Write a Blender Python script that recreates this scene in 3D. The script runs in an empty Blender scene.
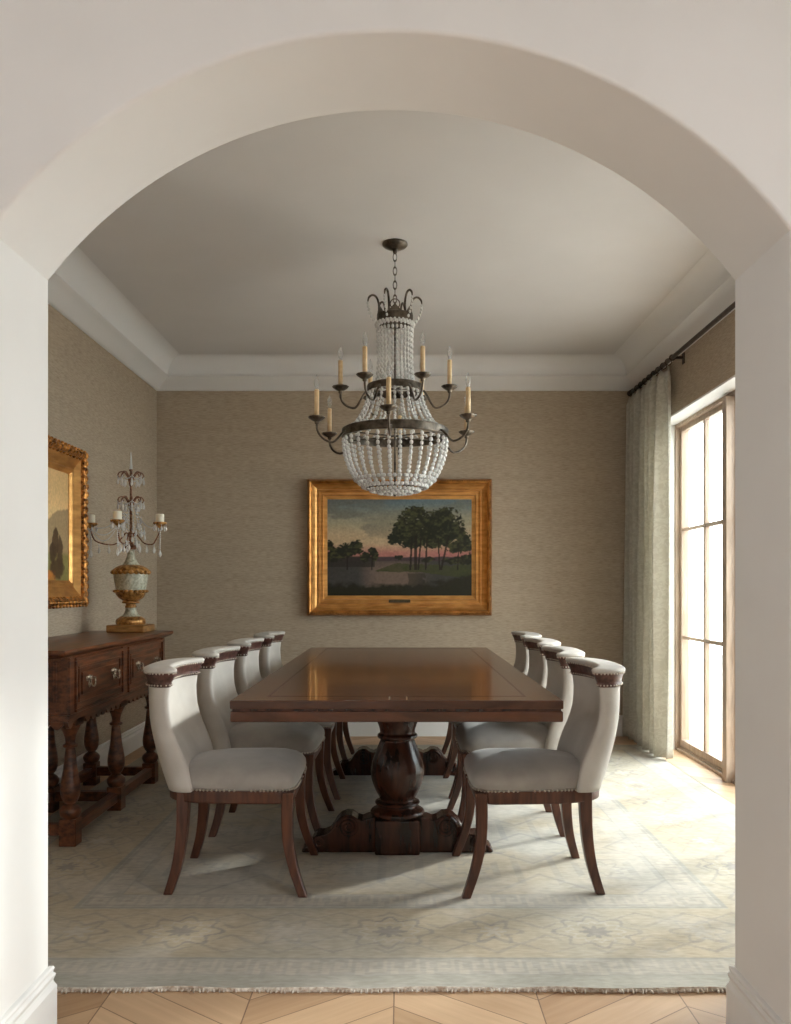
import bpy, math, random
import numpy as np
from mathutils import Vector, Matrix
random.seed(7)
PI = math.pi
SC = bpy.context.scene
COL = SC.collection

# ------------------------------------------------------------------ camera
cam_d = bpy.data.cameras.new('camera')
cam = bpy.data.objects.new('camera', cam_d); COL.objects.link(cam)
EYE = 1.17
cam.location = (0, 0, EYE)
cam.rotation_euler = (PI/2, 0, 0)
cam_d.sensor_width = 36.0; cam_d.sensor_fit = 'AUTO'
cam_d.lens = 826/1024*36.0
cam_d.shift_x = -5.5/1024
cam_d.shift_y = 76/1024
cam_d.clip_start = 0.05
SC.camera = cam

# ------------------------------------------------------------------ light
SC.view_settings.view_transform = 'Standard'
SC.view_settings.look = 'None'
SC.view_settings.gamma = 1.0
SC.view_settings.use_curve_mapping = False
SC.view_settings.exposure = 0.80
W = bpy.data.worlds.new('daylight'); SC.world = W; W.use_nodes = True
bg = W.node_tree.nodes['Background']
bg.inputs['Color'].default_value = (0.91, 0.955, 1.0, 1)
bg.inputs['Strength'].default_value = 7.0

SUN_AZ = math.radians(33)      # horizontal travel: towards -X and a little towards the camera
SUN_EL = math.radians(22)
sl = bpy.data.lights.new('sun', 'SUN'); sl.energy = 2.1; sl.angle = math.radians(4.0); sl.color = (1, 0.99, 0.975)
sun = bpy.data.objects.new('sun', sl); COL.objects.link(sun)
sd = Vector((-math.cos(SUN_AZ)*math.cos(SUN_EL), -math.sin(SUN_AZ)*math.cos(SUN_EL), -math.sin(SUN_EL)))
sun.rotation_euler = sd.to_track_quat('-Z', 'Y').to_euler()
sun.location = (8, 8, 6)

def portal(name, loc, rot, sx, sy):
    l = bpy.data.lights.new(name, 'AREA'); l.shape = 'RECTANGLE'; l.size = sx; l.size_y = sy
    l.cycles.is_portal = True
    o = bpy.data.objects.new(name, l); COL.objects.link(o); o.location = loc; o.rotation_euler = rot
    return o
portal('dining_window_portal', (2.22, 4.475, 1.18), (0, PI/2, 0), 2.36, 3.05)
portal('foyer_right_fill_portal', (2.72, -0.2, 1.35), (0, PI/2, 0), 2.3, 1.2)  # unseen opening right of the camera, added to light the arch wall
portal('foyer_left_fill_portal', (-2.72, -0.2, 1.6), (0, -PI/2, 0), 1.4, 0.6)  # second unseen opening, added to brighten the right arch jamb

# ------------------------------------------------------------------ node helpers
def new_mat(name):
    m = bpy.data.materials.new(name); m.use_nodes = True
    return m, m.node_tree.nodes, m.node_tree.links, m.node_tree.nodes['Principled BSDF']

def rgb(r, g, b):   # display values 0..255 to linear
    f = lambda c: ((c/255+0.055)/1.055)**2.4 if c > 10 else c/255/12.92
    return (f(r), f(g), f(b), 1)

def noisy(name, c1, c2, scale=(8, 8, 8), rough=0.6, metal=0.0, bump=0.0, detail=4, bscale=None, spec=0.5, coat=0.0, obj=False, contrast=(0.35, 0.65)):
    m, n, l, b = new_mat(name)
    if obj:
        tc = n.new('ShaderNodeTexCoord'); src = tc.outputs['Object']
    else:
        g = n.new('ShaderNodeNewGeometry'); src = g.outputs['Position']
    mp = n.new('ShaderNodeMapping'); mp.inputs['Scale'].default_value = scale
    l.new(src, mp.inputs['Vector'])
    nz = n.new('ShaderNodeTexNoise'); nz.inputs['Scale'].default_value = 1.0; nz.inputs['Detail'].default_value = detail
    l.new(mp.outputs[0], nz.inputs['Vector'])
    cr = n.new('ShaderNodeValToRGB')
    cr.color_ramp.elements[0].position = contrast[0]; cr.color_ramp.elements[0].color = c1
    cr.color_ramp.elements[1].position = contrast[1]; cr.color_ramp.elements[1].color = c2
    l.new(nz.outputs['Fac'], cr.inputs['Fac']); l.new(cr.outputs['Color'], b.inputs['Base Color'])
    b.inputs['Roughness'].default_value = rough; b.inputs['Metallic'].default_value = metal
    b.inputs['Specular IOR Level'].default_value = spec
    if coat: b.inputs['Coat Weight'].default_value = coat; b.inputs['Coat Roughness'].default_value = 0.12
    if bump:
        bp = n.new('ShaderNodeBump'); bp.inputs['Strength'].default_value = bump; bp.inputs['Distance'].default_value = 0.004
        if bscale:
            mp2 = n.new('ShaderNodeMapping'); mp2.inputs['Scale'].default_value = bscale; l.new(src, mp2.inputs['Vector'])
            nz2 = n.new('ShaderNodeTexNoise'); nz2.inputs['Scale'].default_value = 1.0; nz2.inputs['Detail'].default_value = 5
            l.new(mp2.outputs[0], nz2.inputs['Vector']); l.new(nz2.outputs['Fac'], bp.inputs['Height'])
        else:
            l.new(nz.outputs['Fac'], bp.inputs['Height'])
        l.new(bp.outputs['Normal'], b.inputs['Normal'])
    return m

M = {}
M['plaster'] = noisy('plaster', (0.74, 0.72, 0.695, 1), (0.77, 0.75, 0.725, 1), (3, 3, 3), 0.75, bump=0.05, bscale=(60, 60, 60), spec=0.2)
M['trim_paint'] = noisy('trim_paint', (0.74, 0.725, 0.70, 1), (0.77, 0.755, 0.73, 1), (3, 3, 3), 0.5, spec=0.3)
M['ceiling_paint'] = noisy('ceiling_paint', (0.675, 0.65, 0.635, 1), (0.705, 0.68, 0.665, 1), (2, 2, 2), 0.85, spec=0.15)
M['crown_paint'] = noisy('crown_paint', (0.75, 0.73, 0.715, 1), (0.77, 0.75, 0.735, 1), (2, 2, 2), 0.6, spec=0.2)
M['mahogany'] = noisy('mahogany', (0.014, 0.005, 0.003, 1), (0.065, 0.019, 0.009, 1), (30, 30, 4), 0.25, bump=0.05, spec=0.5, obj=True)
M['chair_wood'] = noisy('chair_wood', (0.055, 0.018, 0.010, 1), (0.125, 0.043, 0.021, 1), (50, 50, 6), 0.35, spec=0.5, obj=True)
M['oak_antique'] = noisy('oak_antique', (0.042, 0.013, 0.006, 1), (0.18, 0.058, 0.022, 1), (34, 6, 50), 0.30, bump=0.15, detail=7, spec=0.5)
M['velvet'] = noisy('velvet', (0.33, 0.295, 0.262, 1), (0.41, 0.37, 0.33, 1), (9, 9, 9), 0.85, bump=0.08, bscale=(250, 250, 250), spec=0.15, obj=True)
M['velvet'].node_tree.nodes['Principled BSDF'].inputs['Sheen Weight'].default_value = 0.5
M['linen'] = noisy('linen', (0.53, 0.485, 0.435, 1), (0.59, 0.545, 0.495, 1), (9, 9, 9), 0.85, bump=0.1, bscale=(300, 300, 300), spec=0.15, obj=True)
M['leather'] = noisy('leather', (0.05, 0.02, 0.014, 1), (0.14, 0.06, 0.045, 1), (60, 60, 60), 0.4, bump=0.3, obj=True)
M['nail'] = noisy('nail', (0.45, 0.38, 0.31, 1), (0.72, 0.64, 0.55, 1), (90, 90, 90), 0.3, metal=0.9)
M['iron'] = noisy('iron', (0.055, 0.045, 0.035, 1), (0.20, 0.165, 0.13, 1), (25, 25, 25), 0.36, metal=0.85)
M['rod_iron'] = noisy('rod_iron', (0.05, 0.035, 0.028, 1), (0.09, 0.065, 0.05, 1), (25, 25, 25), 0.5, metal=0.5)
M['pull_metal'] = noisy('pull_metal', (0.22, 0.17, 0.12, 1), (0.62, 0.53, 0.42, 1), (120, 120, 120), 0.3, metal=0.9)
M['brass_aged'] = noisy('brass_aged', (0.20, 0.14, 0.08, 1), (0.5, 0.40, 0.26, 1), (60, 60, 60), 0.35, metal=0.9)
M['gold'] = noisy('gold', (0.30, 0.115, 0.025, 1), (0.66, 0.30, 0.08, 1), (14, 14, 14), 0.36, metal=0.75, bump=0.25, bscale=(50, 50, 50))
M['gold_carved'] = noisy('gold_carved', (0.10, 0.032, 0.008, 1), (0.74, 0.33, 0.085, 1), (45, 45, 45), 0.36, metal=0.7, bump=1.0, bscale=(70, 70, 70))
M['gold_flat'] = noisy('gold_flat', (0.50, 0.235, 0.065, 1), (0.72, 0.38, 0.12, 1), (8, 8, 30), 0.35, metal=0.7)
M['gilt_wood'] = noisy('gilt_wood', (0.18, 0.075, 0.02, 1), (0.66, 0.35, 0.11, 1), (40, 40, 40), 0.36, metal=0.55, bump=0.3)
M['gilt_plain'] = noisy('gilt_plain', (0.26, 0.12, 0.035, 1), (0.50, 0.26, 0.09, 1), (14, 14, 40), 0.4, metal=0.45)
M['celadon'] = noisy('celadon', (0.30, 0.29, 0.215, 1), (0.58, 0.55, 0.43, 1), (70, 70, 70), 0.4, bump=0.5, detail=6)
M['rust_iron'] = noisy('rust_iron', (0.12, 0.05, 0.03, 1), (0.35, 0.17, 0.10, 1), (60, 60, 60), 0.5, metal=0.5)
M['wax'] = noisy('wax', (0.83, 0.77, 0.62, 1), (0.88, 0.83, 0.70, 1), (20, 20, 20), 0.5)
M['wax_sleeve'] = noisy('wax_sleeve', (0.78, 0.56, 0.30, 1), (0.85, 0.64, 0.38, 1), (20, 20, 60), 0.5)
M['fringe'] = noisy('fringe', (0.42, 0.32, 0.24, 1), (0.80, 0.75, 0.67, 1), (60, 60, 60), 0.9)
M['window_oak'] = noisy('window_oak', (0.33, 0.235, 0.165, 1), (0.44, 0.325, 0.24, 1), (40, 40, 5), 0.45)
M['terrace'] = noisy('terrace', (0.45, 0.44, 0.42, 1), (0.55, 0.54, 0.52, 1), (2, 2, 2), 0.9)
M['garden_wall'] = noisy('garden_wall', (0.62, 0.63, 0.58, 1), (0.70, 0.70, 0.66, 1), (2, 2, 2), 0.9)
M['plate'] = noisy('plate', (0.05, 0.04, 0.02, 1), (0.12, 0.09, 0.05, 1), (60, 60, 60), 0.4, metal=0.5)

def clear_mat(name, tint, alpha, rough=0.05, body=(0.8, 0.8, 0.8, 1)):
    """thin clear glass: mostly transparent with a real fresnel reflection and a little body"""
    m, n, l, b = new_mat(name)
    n.remove(b); out = n['Material Output']
    tr = n.new('ShaderNodeBsdfTransparent'); tr.inputs['Color'].default_value = tint
    gl = n.new('ShaderNodeBsdfGlossy'); gl.inputs['Roughness'].default_value = rough
    pb = n.new('ShaderNodeBsdfPrincipled'); pb.inputs['Base Color'].default_value = body; pb.inputs['Roughness'].default_value = 0.15
    lw = n.new('ShaderNodeLayerWeight'); lw.inputs['Blend'].default_value = 0.5      # Schlick fresnel, the same from both sides
    pw = n.new('ShaderNodeMath'); pw.operation = 'POWER'; pw.inputs[1].default_value = 5; l.new(lw.outputs['Facing'], pw.inputs[0])
    fr = n.new('ShaderNodeMath'); fr.operation = 'MULTIPLY_ADD'; fr.inputs[1].default_value = 0.95; fr.inputs[2].default_value = 0.045; l.new(pw.outputs[0], fr.inputs[0])
    m1 = n.new('ShaderNodeMixShader'); m1.inputs['Fac'].default_value = alpha
    l.new(tr.outputs[0], m1.inputs[1]); l.new(pb.outputs[0], m1.inputs[2])
    m2 = n.new('ShaderNodeMixShader')
    l.new(fr.outputs[0], m2.inputs['Fac']); l.new(m1.outputs[0], m2.inputs[1]); l.new(gl.outputs[0], m2.inputs[2])
    l.new(m2.outputs[0], out.inputs['Surface'])
    return m
M['pane'] = clear_mat('pane', (0.96, 0.985, 0.97, 1), 0.0, 0.01)
M['crystal'] = clear_mat('crystal', (0.99, 0.99, 0.98, 1), 0.68, 0.08, (0.97, 0.96, 0.94, 1))
M['crystal_clear'] = clear_mat('crystal_clear', (0.92, 0.92, 0.92, 1), 0.55, 0.04, (0.97, 0.96, 0.94, 1))
M['bulb'] = clear_mat('bulb', (0.95, 0.95, 0.95, 1), 0.18, 0.03, (0.8, 0.8, 0.78, 1))

def wallpaper():
    m, n, l, b = new_mat('grasscloth')
    g = n.new('ShaderNodeNewGeometry')
    def nz(sc, det):
        mp = n.new('ShaderNodeMapping'); mp.inputs['Scale'].default_value = sc
        l.new(g.outputs['Position'], mp.inputs['Vector'])
        x = n.new('ShaderNodeTexNoise'); x.inputs['Scale'].default_value = 1; x.inputs['Detail'].default_value = det
        l.new(mp.outputs[0], x.inputs['Vector']); return x
    a = nz((15, 15, 190), 4); c = nz((30, 30, 380), 3); d = nz((1.5, 1.5, 20), 3)
    ad = n.new('ShaderNodeMath'); ad.operation = 'MULTIPLY_ADD'; ad.inputs[1].default_value = 0.5
    l.new(c.outputs['Fac'], ad.inputs[0]); l.new(a.outputs['Fac'], ad.inputs[2])
    ad2 = n.new('ShaderNodeMath'); ad2.operation = 'MULTIPLY_ADD'; ad2.inputs[1].default_value = 0.25
    l.new(d.outputs['Fac'], ad2.inputs[0]); l.new(ad.outputs[0], ad2.inputs[2])
    cr = n.new('ShaderNodeValToRGB'); e = cr.color_ramp.elements
    e[0].position = 0.66; e[0].color = (0.345, 0.272, 0.196, 1)
    e[1].position = 1.10; e[1].color = (0.475, 0.382, 0.285, 1)
    l.new(ad2.outputs[0], cr.inputs['Fac']); l.new(cr.outputs[0], b.inputs['Base Color'])
    bp = n.new('ShaderNodeBump'); bp.inputs['Strength'].default_value = 0.25; bp.inputs['Distance'].default_value = 0.002
    l.new(ad.outputs[0], bp.inputs['Height']); l.new(bp.outputs[0], b.inputs['Normal'])
    b.inputs['Roughness'].default_value = 0.7; b.inputs['Specular IOR Level'].default_value = 0.3
    return m
M['grasscloth'] = wallpaper()

def chevron():
    m, n, l, b = new_mat('chevron_oak')
    g = n.new('ShaderNodeNewGeometry'); s = n.new('ShaderNodeSeparateXYZ'); l.new(g.outputs['Position'], s.inputs[0])
    def mt(op, a, bb=None, c=None):
        x = n.new('ShaderNodeMath'); x.operation = op
        for i, v in enumerate((a, bb, c)):
            if v is None: continue
            if isinstance(v, (int, float)): x.inputs[i].default_value = v
            else: l.new(v, x.inputs[i])
        return x.outputs[0]
    WD = 0.41
    xs = mt('ADD', s.outputs['X'], 0.02 + 8*WD*2)
    tri = mt('PINGPONG', xs, WD)
    colf = mt('DIVIDE', xs, WD); col = mt('FLOOR', colf)
    t = mt('DIVIDE', mt('MULTIPLY_ADD', tri, 0.72, s.outputs['Y']), 0.165)
    pid = mt('FLOOR', t)
    cb = n.new('ShaderNodeCombineXYZ'); l.new(pid, cb.inputs[0]); l.new(col, cb.inputs[1])
    wn = n.new('ShaderNodeTexWhiteNoise'); l.new(cb.outputs[0], wn.inputs['Vector'])
    # grain along the plank
    cb2 = n.new('ShaderNodeCombineXYZ')
    l.new(mt('MULTIPLY', s.outputs['X'], 3.0), cb2.inputs[0]); l.new(mt('MULTIPLY', t, 4.5), cb2.inputs[1]); l.new(mt('MULTIPLY', wn.outputs['Value'], 40.0), cb2.inputs[2])
    nz = n.new('ShaderNodeTexNoise'); nz.inputs['Scale'].default_value = 1.3; nz.inputs['Detail'].default_value = 6; nz.inputs['Distortion'].default_value = 0.6
    l.new(cb2.outputs[0], nz.inputs['Vector'])
    v = mt('ADD', mt('MULTIPLY', wn.outputs['Value'], 0.65), mt('MULTIPLY', nz.outputs['Fac'], 0.6))
    cr = n.new('ShaderNodeValToRGB'); e = cr.color_ramp.elements
    e[0].position = 0.15; e[0].color = (0.40, 0.235, 0.125, 1)
    e[1].position = 1.0; e[1].color = (0.66, 0.45, 0.28, 1)
    l.new(v, cr.inputs['Fac'])
    # joints
    ft = mt('ABSOLUTE', mt('SUBTRACT', mt('FRACT', t), 0.5)); j1 = mt('GREATER_THAN', ft, 0.488)
    fc = mt('ABSOLUTE', mt('SUBTRACT', mt('FRACT', colf), 0.5)); j2 = mt('GREATER_THAN', fc, 0.4955)
    j = mt('MAXIMUM', j1, j2)
    # knots
    vo = n.new('ShaderNodeTexVoronoi'); vo.inputs['Scale'].default_value = 3.2; l.new(g.outputs['Position'], vo.inputs['Vector'])
    kn = mt('MULTIPLY', mt('LESS_THAN', vo.outputs['Distance'], 0.06), 0.6)
    mx = n.new('ShaderNodeMix'); mx.data_type = 'RGBA'; l.new(mt('MAXIMUM', mt('MULTIPLY', j, 0.8), kn), mx.inputs[0])
    l.new(cr.outputs[0], mx.inputs[6]); mx.inputs[7].default_value = (0.13, 0.07, 0.04, 1)
    l.new(mx.outputs[2], b.inputs['Base Color']); b.inputs['Roughness'].default_value = 0.5
    return m
M['chevron'] = chevron()

def table_wood():
    m, n, l, b = new_mat('table_mahogany')
    tc = n.new('ShaderNodeTexCoord'); s = n.new('ShaderNodeSeparateXYZ'); l.new(tc.outputs['Object'], s.inputs[0])
    pl = n.new('ShaderNodeMath'); pl.operation = 'DIVIDE'; pl.inputs[1].default_value = 0.17; l.new(s.outputs['Y'], pl.inputs[0])
    fl = n.new('ShaderNodeMath'); fl.operation = 'FLOOR'; l.new(pl.outputs[0], fl.inputs[0])
    wn = n.new('ShaderNodeTexWhiteNoise'); wn.noise_dimensions = '1D'; l.new(fl.outputs[0], wn.inputs['W'])
    mp = n.new('ShaderNodeMapping'); mp.inputs['Scale'].default_value = (2.2, 30, 10); l.new(tc.outputs['Object'], mp.inputs['Vector'])
    nz = n.new('ShaderNodeTexNoise'); nz.inputs['Scale'].default_value = 1.0; nz.inputs['Detail'].default_value = 6; nz.inputs['Distortion'].default_value = 1.2
    l.new(mp.outputs[0], nz.inputs['Vector'])
    ad = n.new('ShaderNodeMath'); ad.operation = 'MULTIPLY_ADD'; ad.inputs[1].default_value = 0.22; l.new(wn.outputs['Value'], ad.inputs[0]); l.new(nz.outputs['Fac'], ad.inputs[2])
    cr = n.new('ShaderNodeValToRGB'); e = cr.color_ramp.elements
    e[0].position = 0.42; e[0].color = (0.010, 0.004, 0.0025, 1)
    e[1].position = 0.84; e[1].color = (0.115, 0.036, 0.015, 1)
    l.new(ad.outputs[0], cr.inputs['Fac']); l.new(cr.outputs[0], b.inputs['Base Color'])
    b.inputs['Roughness'].default_value = 0.24; b.inputs['Specular IOR Level'].default_value = 0.5
    b.inputs['Coat Weight'].default_value = 0.3; b.inputs['Coat Roughness'].default_value = 0.08
    return m
M['table'] = table_wood()

def attr_mat(name, rough, noise_scale=(40, 40, 40), amt=0.25, spec=0.3, bump=0.0, coat=0.0):
    m, n, l, b = new_mat(name)
    a = n.new('ShaderNodeAttribute'); a.attribute_name = 'pigment'
    g = n.new('ShaderNodeNewGeometry'); mp = n.new('ShaderNodeMapping'); mp.inputs['Scale'].default_value = noise_scale
    l.new(g.outputs['Position'], mp.inputs['Vector'])
    nz = n.new('ShaderNodeTexNoise'); nz.inputs['Scale'].default_value = 1; nz.inputs['Detail'].default_value = 5; l.new(mp.outputs[0], nz.inputs['Vector'])
    mr = n.new('ShaderNodeMapRange'); mr.inputs['From Min'].default_value = 0.3; mr.inputs['From Max'].default_value = 0.7
    mr.inputs['To Min'].default_value = 1-amt; mr.inputs['To Max'].default_value = 1+amt; l.new(nz.outputs['Fac'], mr.inputs['Value'])
    mx = n.new('ShaderNodeVectorMath'); mx.operation = 'SCALE'; l.new(a.outputs['Color'], mx.inputs[0]); l.new(mr.outputs[0], mx.inputs['Scale'])
    l.new(mx.outputs[0], b.inputs['Base Color']); b.inputs['Roughness'].default_value = rough; b.inputs['Specular IOR Level'].default_value = spec
    if bump:
        bp = n.new('ShaderNodeBump'); bp.inputs['Strength'].default_value = bump; bp.inputs['Distance'].default_value = 0.003
        l.new(nz.outputs['Fac'], bp.inputs['Height']); l.new(bp.outputs[0], b.inputs['Normal'])
    if coat: b.inputs['Coat Weight'].default_value = coat; b.inputs['Coat Roughness'].default_value = 0.2
    return m
M['rug'] = attr_mat('rug_wool', 0.95, (30, 90, 30), 0.09, 0.1, bump=0.3)
M['oil'] = attr_mat('oil_paint', 0.5, (60, 60, 60), 0.12, 0.3, bump=0.1)

def curtain_mat():
    m, n, l, b = new_mat('curtain_linen')
    n.remove(b); out = n['Material Output']
    g = n.new('ShaderNodeNewGeometry'); mp = n.new('ShaderNodeMapping'); mp.inputs['Scale'].default_value = (9, 9, 12)
    l.new(g.outputs['Position'], mp.inputs['Vector'])
    nz = n.new('ShaderNodeTexNoise'); nz.inputs['Scale'].default_value = 1.6; nz.inputs['Detail'].default_value = 4; nz.inputs['Distortion'].default_value = 2.5
    l.new(mp.outputs[0], nz.inputs['Vector'])
    cr = n.new('ShaderNodeValToRGB'); e = cr.color_ramp.elements
    e[0].position = 0.46; e[0].color = (0.585, 0.55, 0.47, 1)
    e[1].position = 0.55; e[1].color = (0.66, 0.63, 0.55, 1)
    l.new(nz.outputs['Fac'], cr.inputs['Fac'])
    d = n.new('ShaderNodeBsdfDiffuse'); t = n.new('ShaderNodeBsdfTranslucent'); l.new(cr.outputs[0], d.inputs['Color']); l.new(cr.outputs[0], t.inputs['Color'])
    mx = n.new('ShaderNodeMixShader'); mx.inputs['Fac'].default_value = 0.38
    l.new(d.outputs[0], mx.inputs[1]); l.new(t.outputs[0], mx.inputs[2]); l.new(mx.outputs[0], out.inputs['Surface'])
    return m
M['curtain'] = curtain_mat()

# ------------------------------------------------------------------ mesh helpers
class MB:
    def __init__(s): s.v = []; s.f = []; s.sm = []
    def add(s, verts, faces, smooth=False):
        o = len(s.v); s.v.extend(tuple(v) for v in verts)
        for f in faces: s.f.append(tuple(i+o for i in f)); s.sm.append(smooth)
        return s
    def box(s, x0, x1, y0, y1, z0, z1):
        v = [(x0,y0,z0),(x1,y0,z0),(x1,y1,z0),(x0,y1,z0),(x0,y0,z1),(x1,y0,z1),(x1,y1,z1),(x0,y1,z1)]
        return s.add(v, [(0,3,2,1),(4,5,6,7),(0,1,5,4),(1,2,6,5),(2,3,7,6),(3,0,4,7)])
    def lathe(s, prof, c=(0,0,0), n=24, smooth=True, wob=None, caps=True):
        """prof list of (r,z)"""
        vs = []; fs = []
        for (r, z) in prof:
            for i in range(n):
                a = 2*PI*i/n; rr = r*(1+(wob(a, z) if wob else 0))
                vs.append((c[0]+rr*math.cos(a), c[1]+rr*math.sin(a), c[2]+z))
        m = len(prof)
        for j in range(m-1):
            for i in range(n):
                k = (i+1) % n
                fs.append((j*n+i, j*n+k, (j+1)*n+k, (j+1)*n+i))
        if caps and prof[0][0] > 1e-5: fs.append(tuple(reversed(range(n))))
        if caps and prof[-1][0] > 1e-5: fs.append(tuple((m-1)*n+i for i in range(n)))
        return s.add(vs, fs, smooth)
    def loft(s, loops, caps=True, smooth=True, closed=True):
        n = len(loops[0]); vs = [p for L in loops for p in L]; fs = []
        for j in range(len(loops)-1):
            for i in range(n if closed else n-1):
                k = (i+1) % n
                fs.append((j*n+i, j*n+k, (j+1)*n+k, (j+1)*n+i))
        o = len(s.v)
        s.add(vs, fs, smooth)
        if caps:
            s.f.append(tuple(o+i for i in reversed(range(n)))); s.sm.append(False)
            s.f.append(tuple(o+(len(loops)-1)*n+i for i in range(n))); s.sm.append(False)
        return s
    def tube(s, pts, r, n=8, smooth=True):
        pts = [Vector(p) for p in pts]; rs = r if isinstance(r, (list, tuple)) else [r]*len(pts)
        loops = []; up = None
        for i, p in enumerate(pts):
            t = (pts[min(i+1, len(pts)-1)]-pts[max(i-1, 0)]).normalized()
            if up is None:
                up = Vector((0,0,1)) if abs(t.z) < 0.9 else Vector((1,0,0))
            a = t.cross(up).normalized(); bb = a.cross(t).normalized(); up = bb
            loops.append([p+(a*math.cos(2*PI*k/n)+bb*math.sin(2*PI*k/n))*rs[i] for k in range(n)])
        return s.loft(loops, True, smooth)
    def ell(s, c, rx, ry, rz, n=8, m=5):
        vs = [(c[0], c[1], c[2]-rz)]; fs = []
        for j in range(1, m):
            ph = -PI/2+PI*j/m
            for i in range(n):
                a = 2*PI*i/n
                vs.append((c[0]+rx*math.cos(ph)*math.cos(a), c[1]+ry*math.cos(ph)*math.sin(a), c[2]+rz*math.sin(ph)))
        vs.append((c[0], c[1], c[2]+rz)); t = len(vs)-1
        for i in range(n):
            k = (i+1) % n
            fs.append((0, 1+k, 1+i)); fs.append((t, 1+(m-2)*n+i, 1+(m-2)*n+k))
            for j in range(m-2): fs.append((1+j*n+i, 1+j*n+k, 1+(j+1)*n+k, 1+(j+1)*n+i))
        return s.add(vs, fs, True)
    def torus(s, c, R, r, n=24, m=8, axis='z', sx=1.0):
        pts = []; vs = []; fs = []
        for i in range(n):
            a = 2*PI*i/n
            for j in range(m):
                b = 2*PI*j/m; rr = R+r*math.cos(b); q = (rr*math.cos(a)*sx, rr*math.sin(a), r*math.sin(b))
                if axis == 'x': q = (q[2], q[0], q[1])
                if axis == 'y': q = (q[0], q[2], q[1])
                vs.append((c[0]+q[0], c[1]+q[1], c[2]+q[2]))
        for i in range(n):
            for j in range(m):
                i2 = (i+1) % n; j2 = (j+1) % m
                fs.append((i*m+j, i2*m+j, i2*m+j2, i*m+j2))
        return s.add(vs, fs, True)
    def build(s, name, mat, parent=None, bevel=0, loc=None, segs=2, angle=40):
        me = bpy.data.meshes.new(name); me.from_pydata(s.v, [], s.f)
        me.polygons.foreach_set('use_smooth', s.sm); me.update()
        me.materials.append(mat)
        o = bpy.data.objects.new(name, me); COL.objects.link(o)
        if parent: o.parent = parent
        if loc: o.location = loc
        if bevel:
            b = o.modifiers.new('bevel', 'BEVEL'); b.width = bevel; b.segments = segs; b.limit_method = 'ANGLE'; b.angle_limit = math.radians(angle)
        return o

def smooth_curve(pts, n=6):
    """Catmull-Rom through tuples"""
    P = [np.array(p, float) for p in pts]; out = []
    for i in range(len(P)-1):
        p0 = P[max(i-1, 0)]; p1 = P[i]; p2 = P[i+1]; p3 = P[min(i+2, len(P)-1)]
        for k in range(n):
            t = k/n
            out.append(tuple(0.5*((2*p1)+(-p0+p2)*t+(2*p0-5*p1+4*p2-p3)*t*t+(-p0+3*p1-3*p2+p3)*t**3)))
    out.append(tuple(P[-1])); return out

def thing(name, label, cat, loc=(0,0,0), rz=0, group=None):
    o = bpy.data.objects.new(name, None); COL.objects.link(o); o.location = loc; o.rotation_euler = (0,0,rz)
    o['label'] = label; o['category'] = cat
    if group: o['group'] = group
    return o
def tag(o, label, cat, group=None):
    o['label'] = label; o['category'] = cat
    if group: o['group'] = group
    return o
def struct(o): o['kind'] = 'structure'; return o

def vnoise(x, y, seed=0):
    xi = np.floor(x).astype(np.int64); yi = np.floor(y).astype(np.int64); fx = x-xi; fy = y-yi
    def h(a, b):
        n = (a*374761393 + b*668265263 + seed*974634777) & 0x7fffffff
        n = ((n ^ (n >> 13))*1274126177) & 0x7fffffff
        return ((n ^ (n >> 16)) & 0xffff)/65535.0
    u = fx*fx*(3-2*fx); v = fy*fy*(3-2*fy)
    return (h(xi,yi)*(1-u)+h(xi+1,yi)*u)*(1-v)+(h(xi,yi+1)*(1-u)+h(xi+1,yi+1)*u)*v
def fbm(x, y, o=4, seed=0):
    s = 0; a = 0.5; t = 0
    for i in range(o): s = s+a*vnoise(x*2**i, y*2**i, seed+i*31); t += a; a *= 0.5
    return s/t
def lin(c):
    c = np.asarray(c, float)/255.0
    return np.where(c > 0.04045, ((c+0.055)/1.055)**2.4, c/12.92)
def sstep(a, b, x): t = np.clip((x-a)/(b-a), 0, 1); return t*t*(3-2*t)
def paint_grid(nx, ny, fn, pos):
    """grid mesh, fn(U,V) -> rgb array linear, pos(u,v) -> xyz arrays"""
    u = np.linspace(0, 1, nx); v = np.linspace(0, 1, ny); U, V = np.meshgrid(u, v)
    X, Y, Z = pos(U, V); co = np.stack([X, Y, Z], -1).reshape(-1, 3)
    i = np.arange(nx*ny).reshape(ny, nx)
    F = np.stack([i[:-1,:-1], i[:-1,1:], i[1:,1:], i[1:,:-1]], -1).reshape(-1, 4)
    colr = fn(U, V).reshape(-1, 3)
    return co, F, colr
def grid_object(name, co, F, colr, mat, parent=None):
    me = bpy.data.meshes.new(name)
    me.vertices.add(len(co)); me.vertices.foreach_set('co', co.ravel())
    me.loops.add(F.size); me.loops.foreach_set('vertex_index', F.ravel().astype(np.int32))
    me.polygons.add(len(F)); me.polygons.foreach_set('loop_start', np.arange(0, F.size, 4, dtype=np.int32))
    me.update(calc_edges=True); me.validate()
    a = me.color_attributes.new('pigment', 'FLOAT_COLOR', 'POINT')
    a.data.foreach_set('color', np.concatenate([colr, np.ones((len(colr), 1))], 1).ravel().astype(np.float32))
    me.materials.append(mat)
    o = bpy.data.objects.new(name, me); COL.objects.link(o)
    if parent: o.parent = parent
    return o

# ------------------------------------------------------------------ setting
XL, XR, YB, YF = -1.93, 1.866, 6.53, 2.197    # dining room inside faces
YA = 1.878                                    # foyer face of the arch wall
H = 2.95
OPN, OPF, OPH = 2.95, 6.0, 2.36               # glazed opening in the right wall
FX = 2.6; FY = -2.6; FH = 3.15                # foyer half width, back, height

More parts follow.
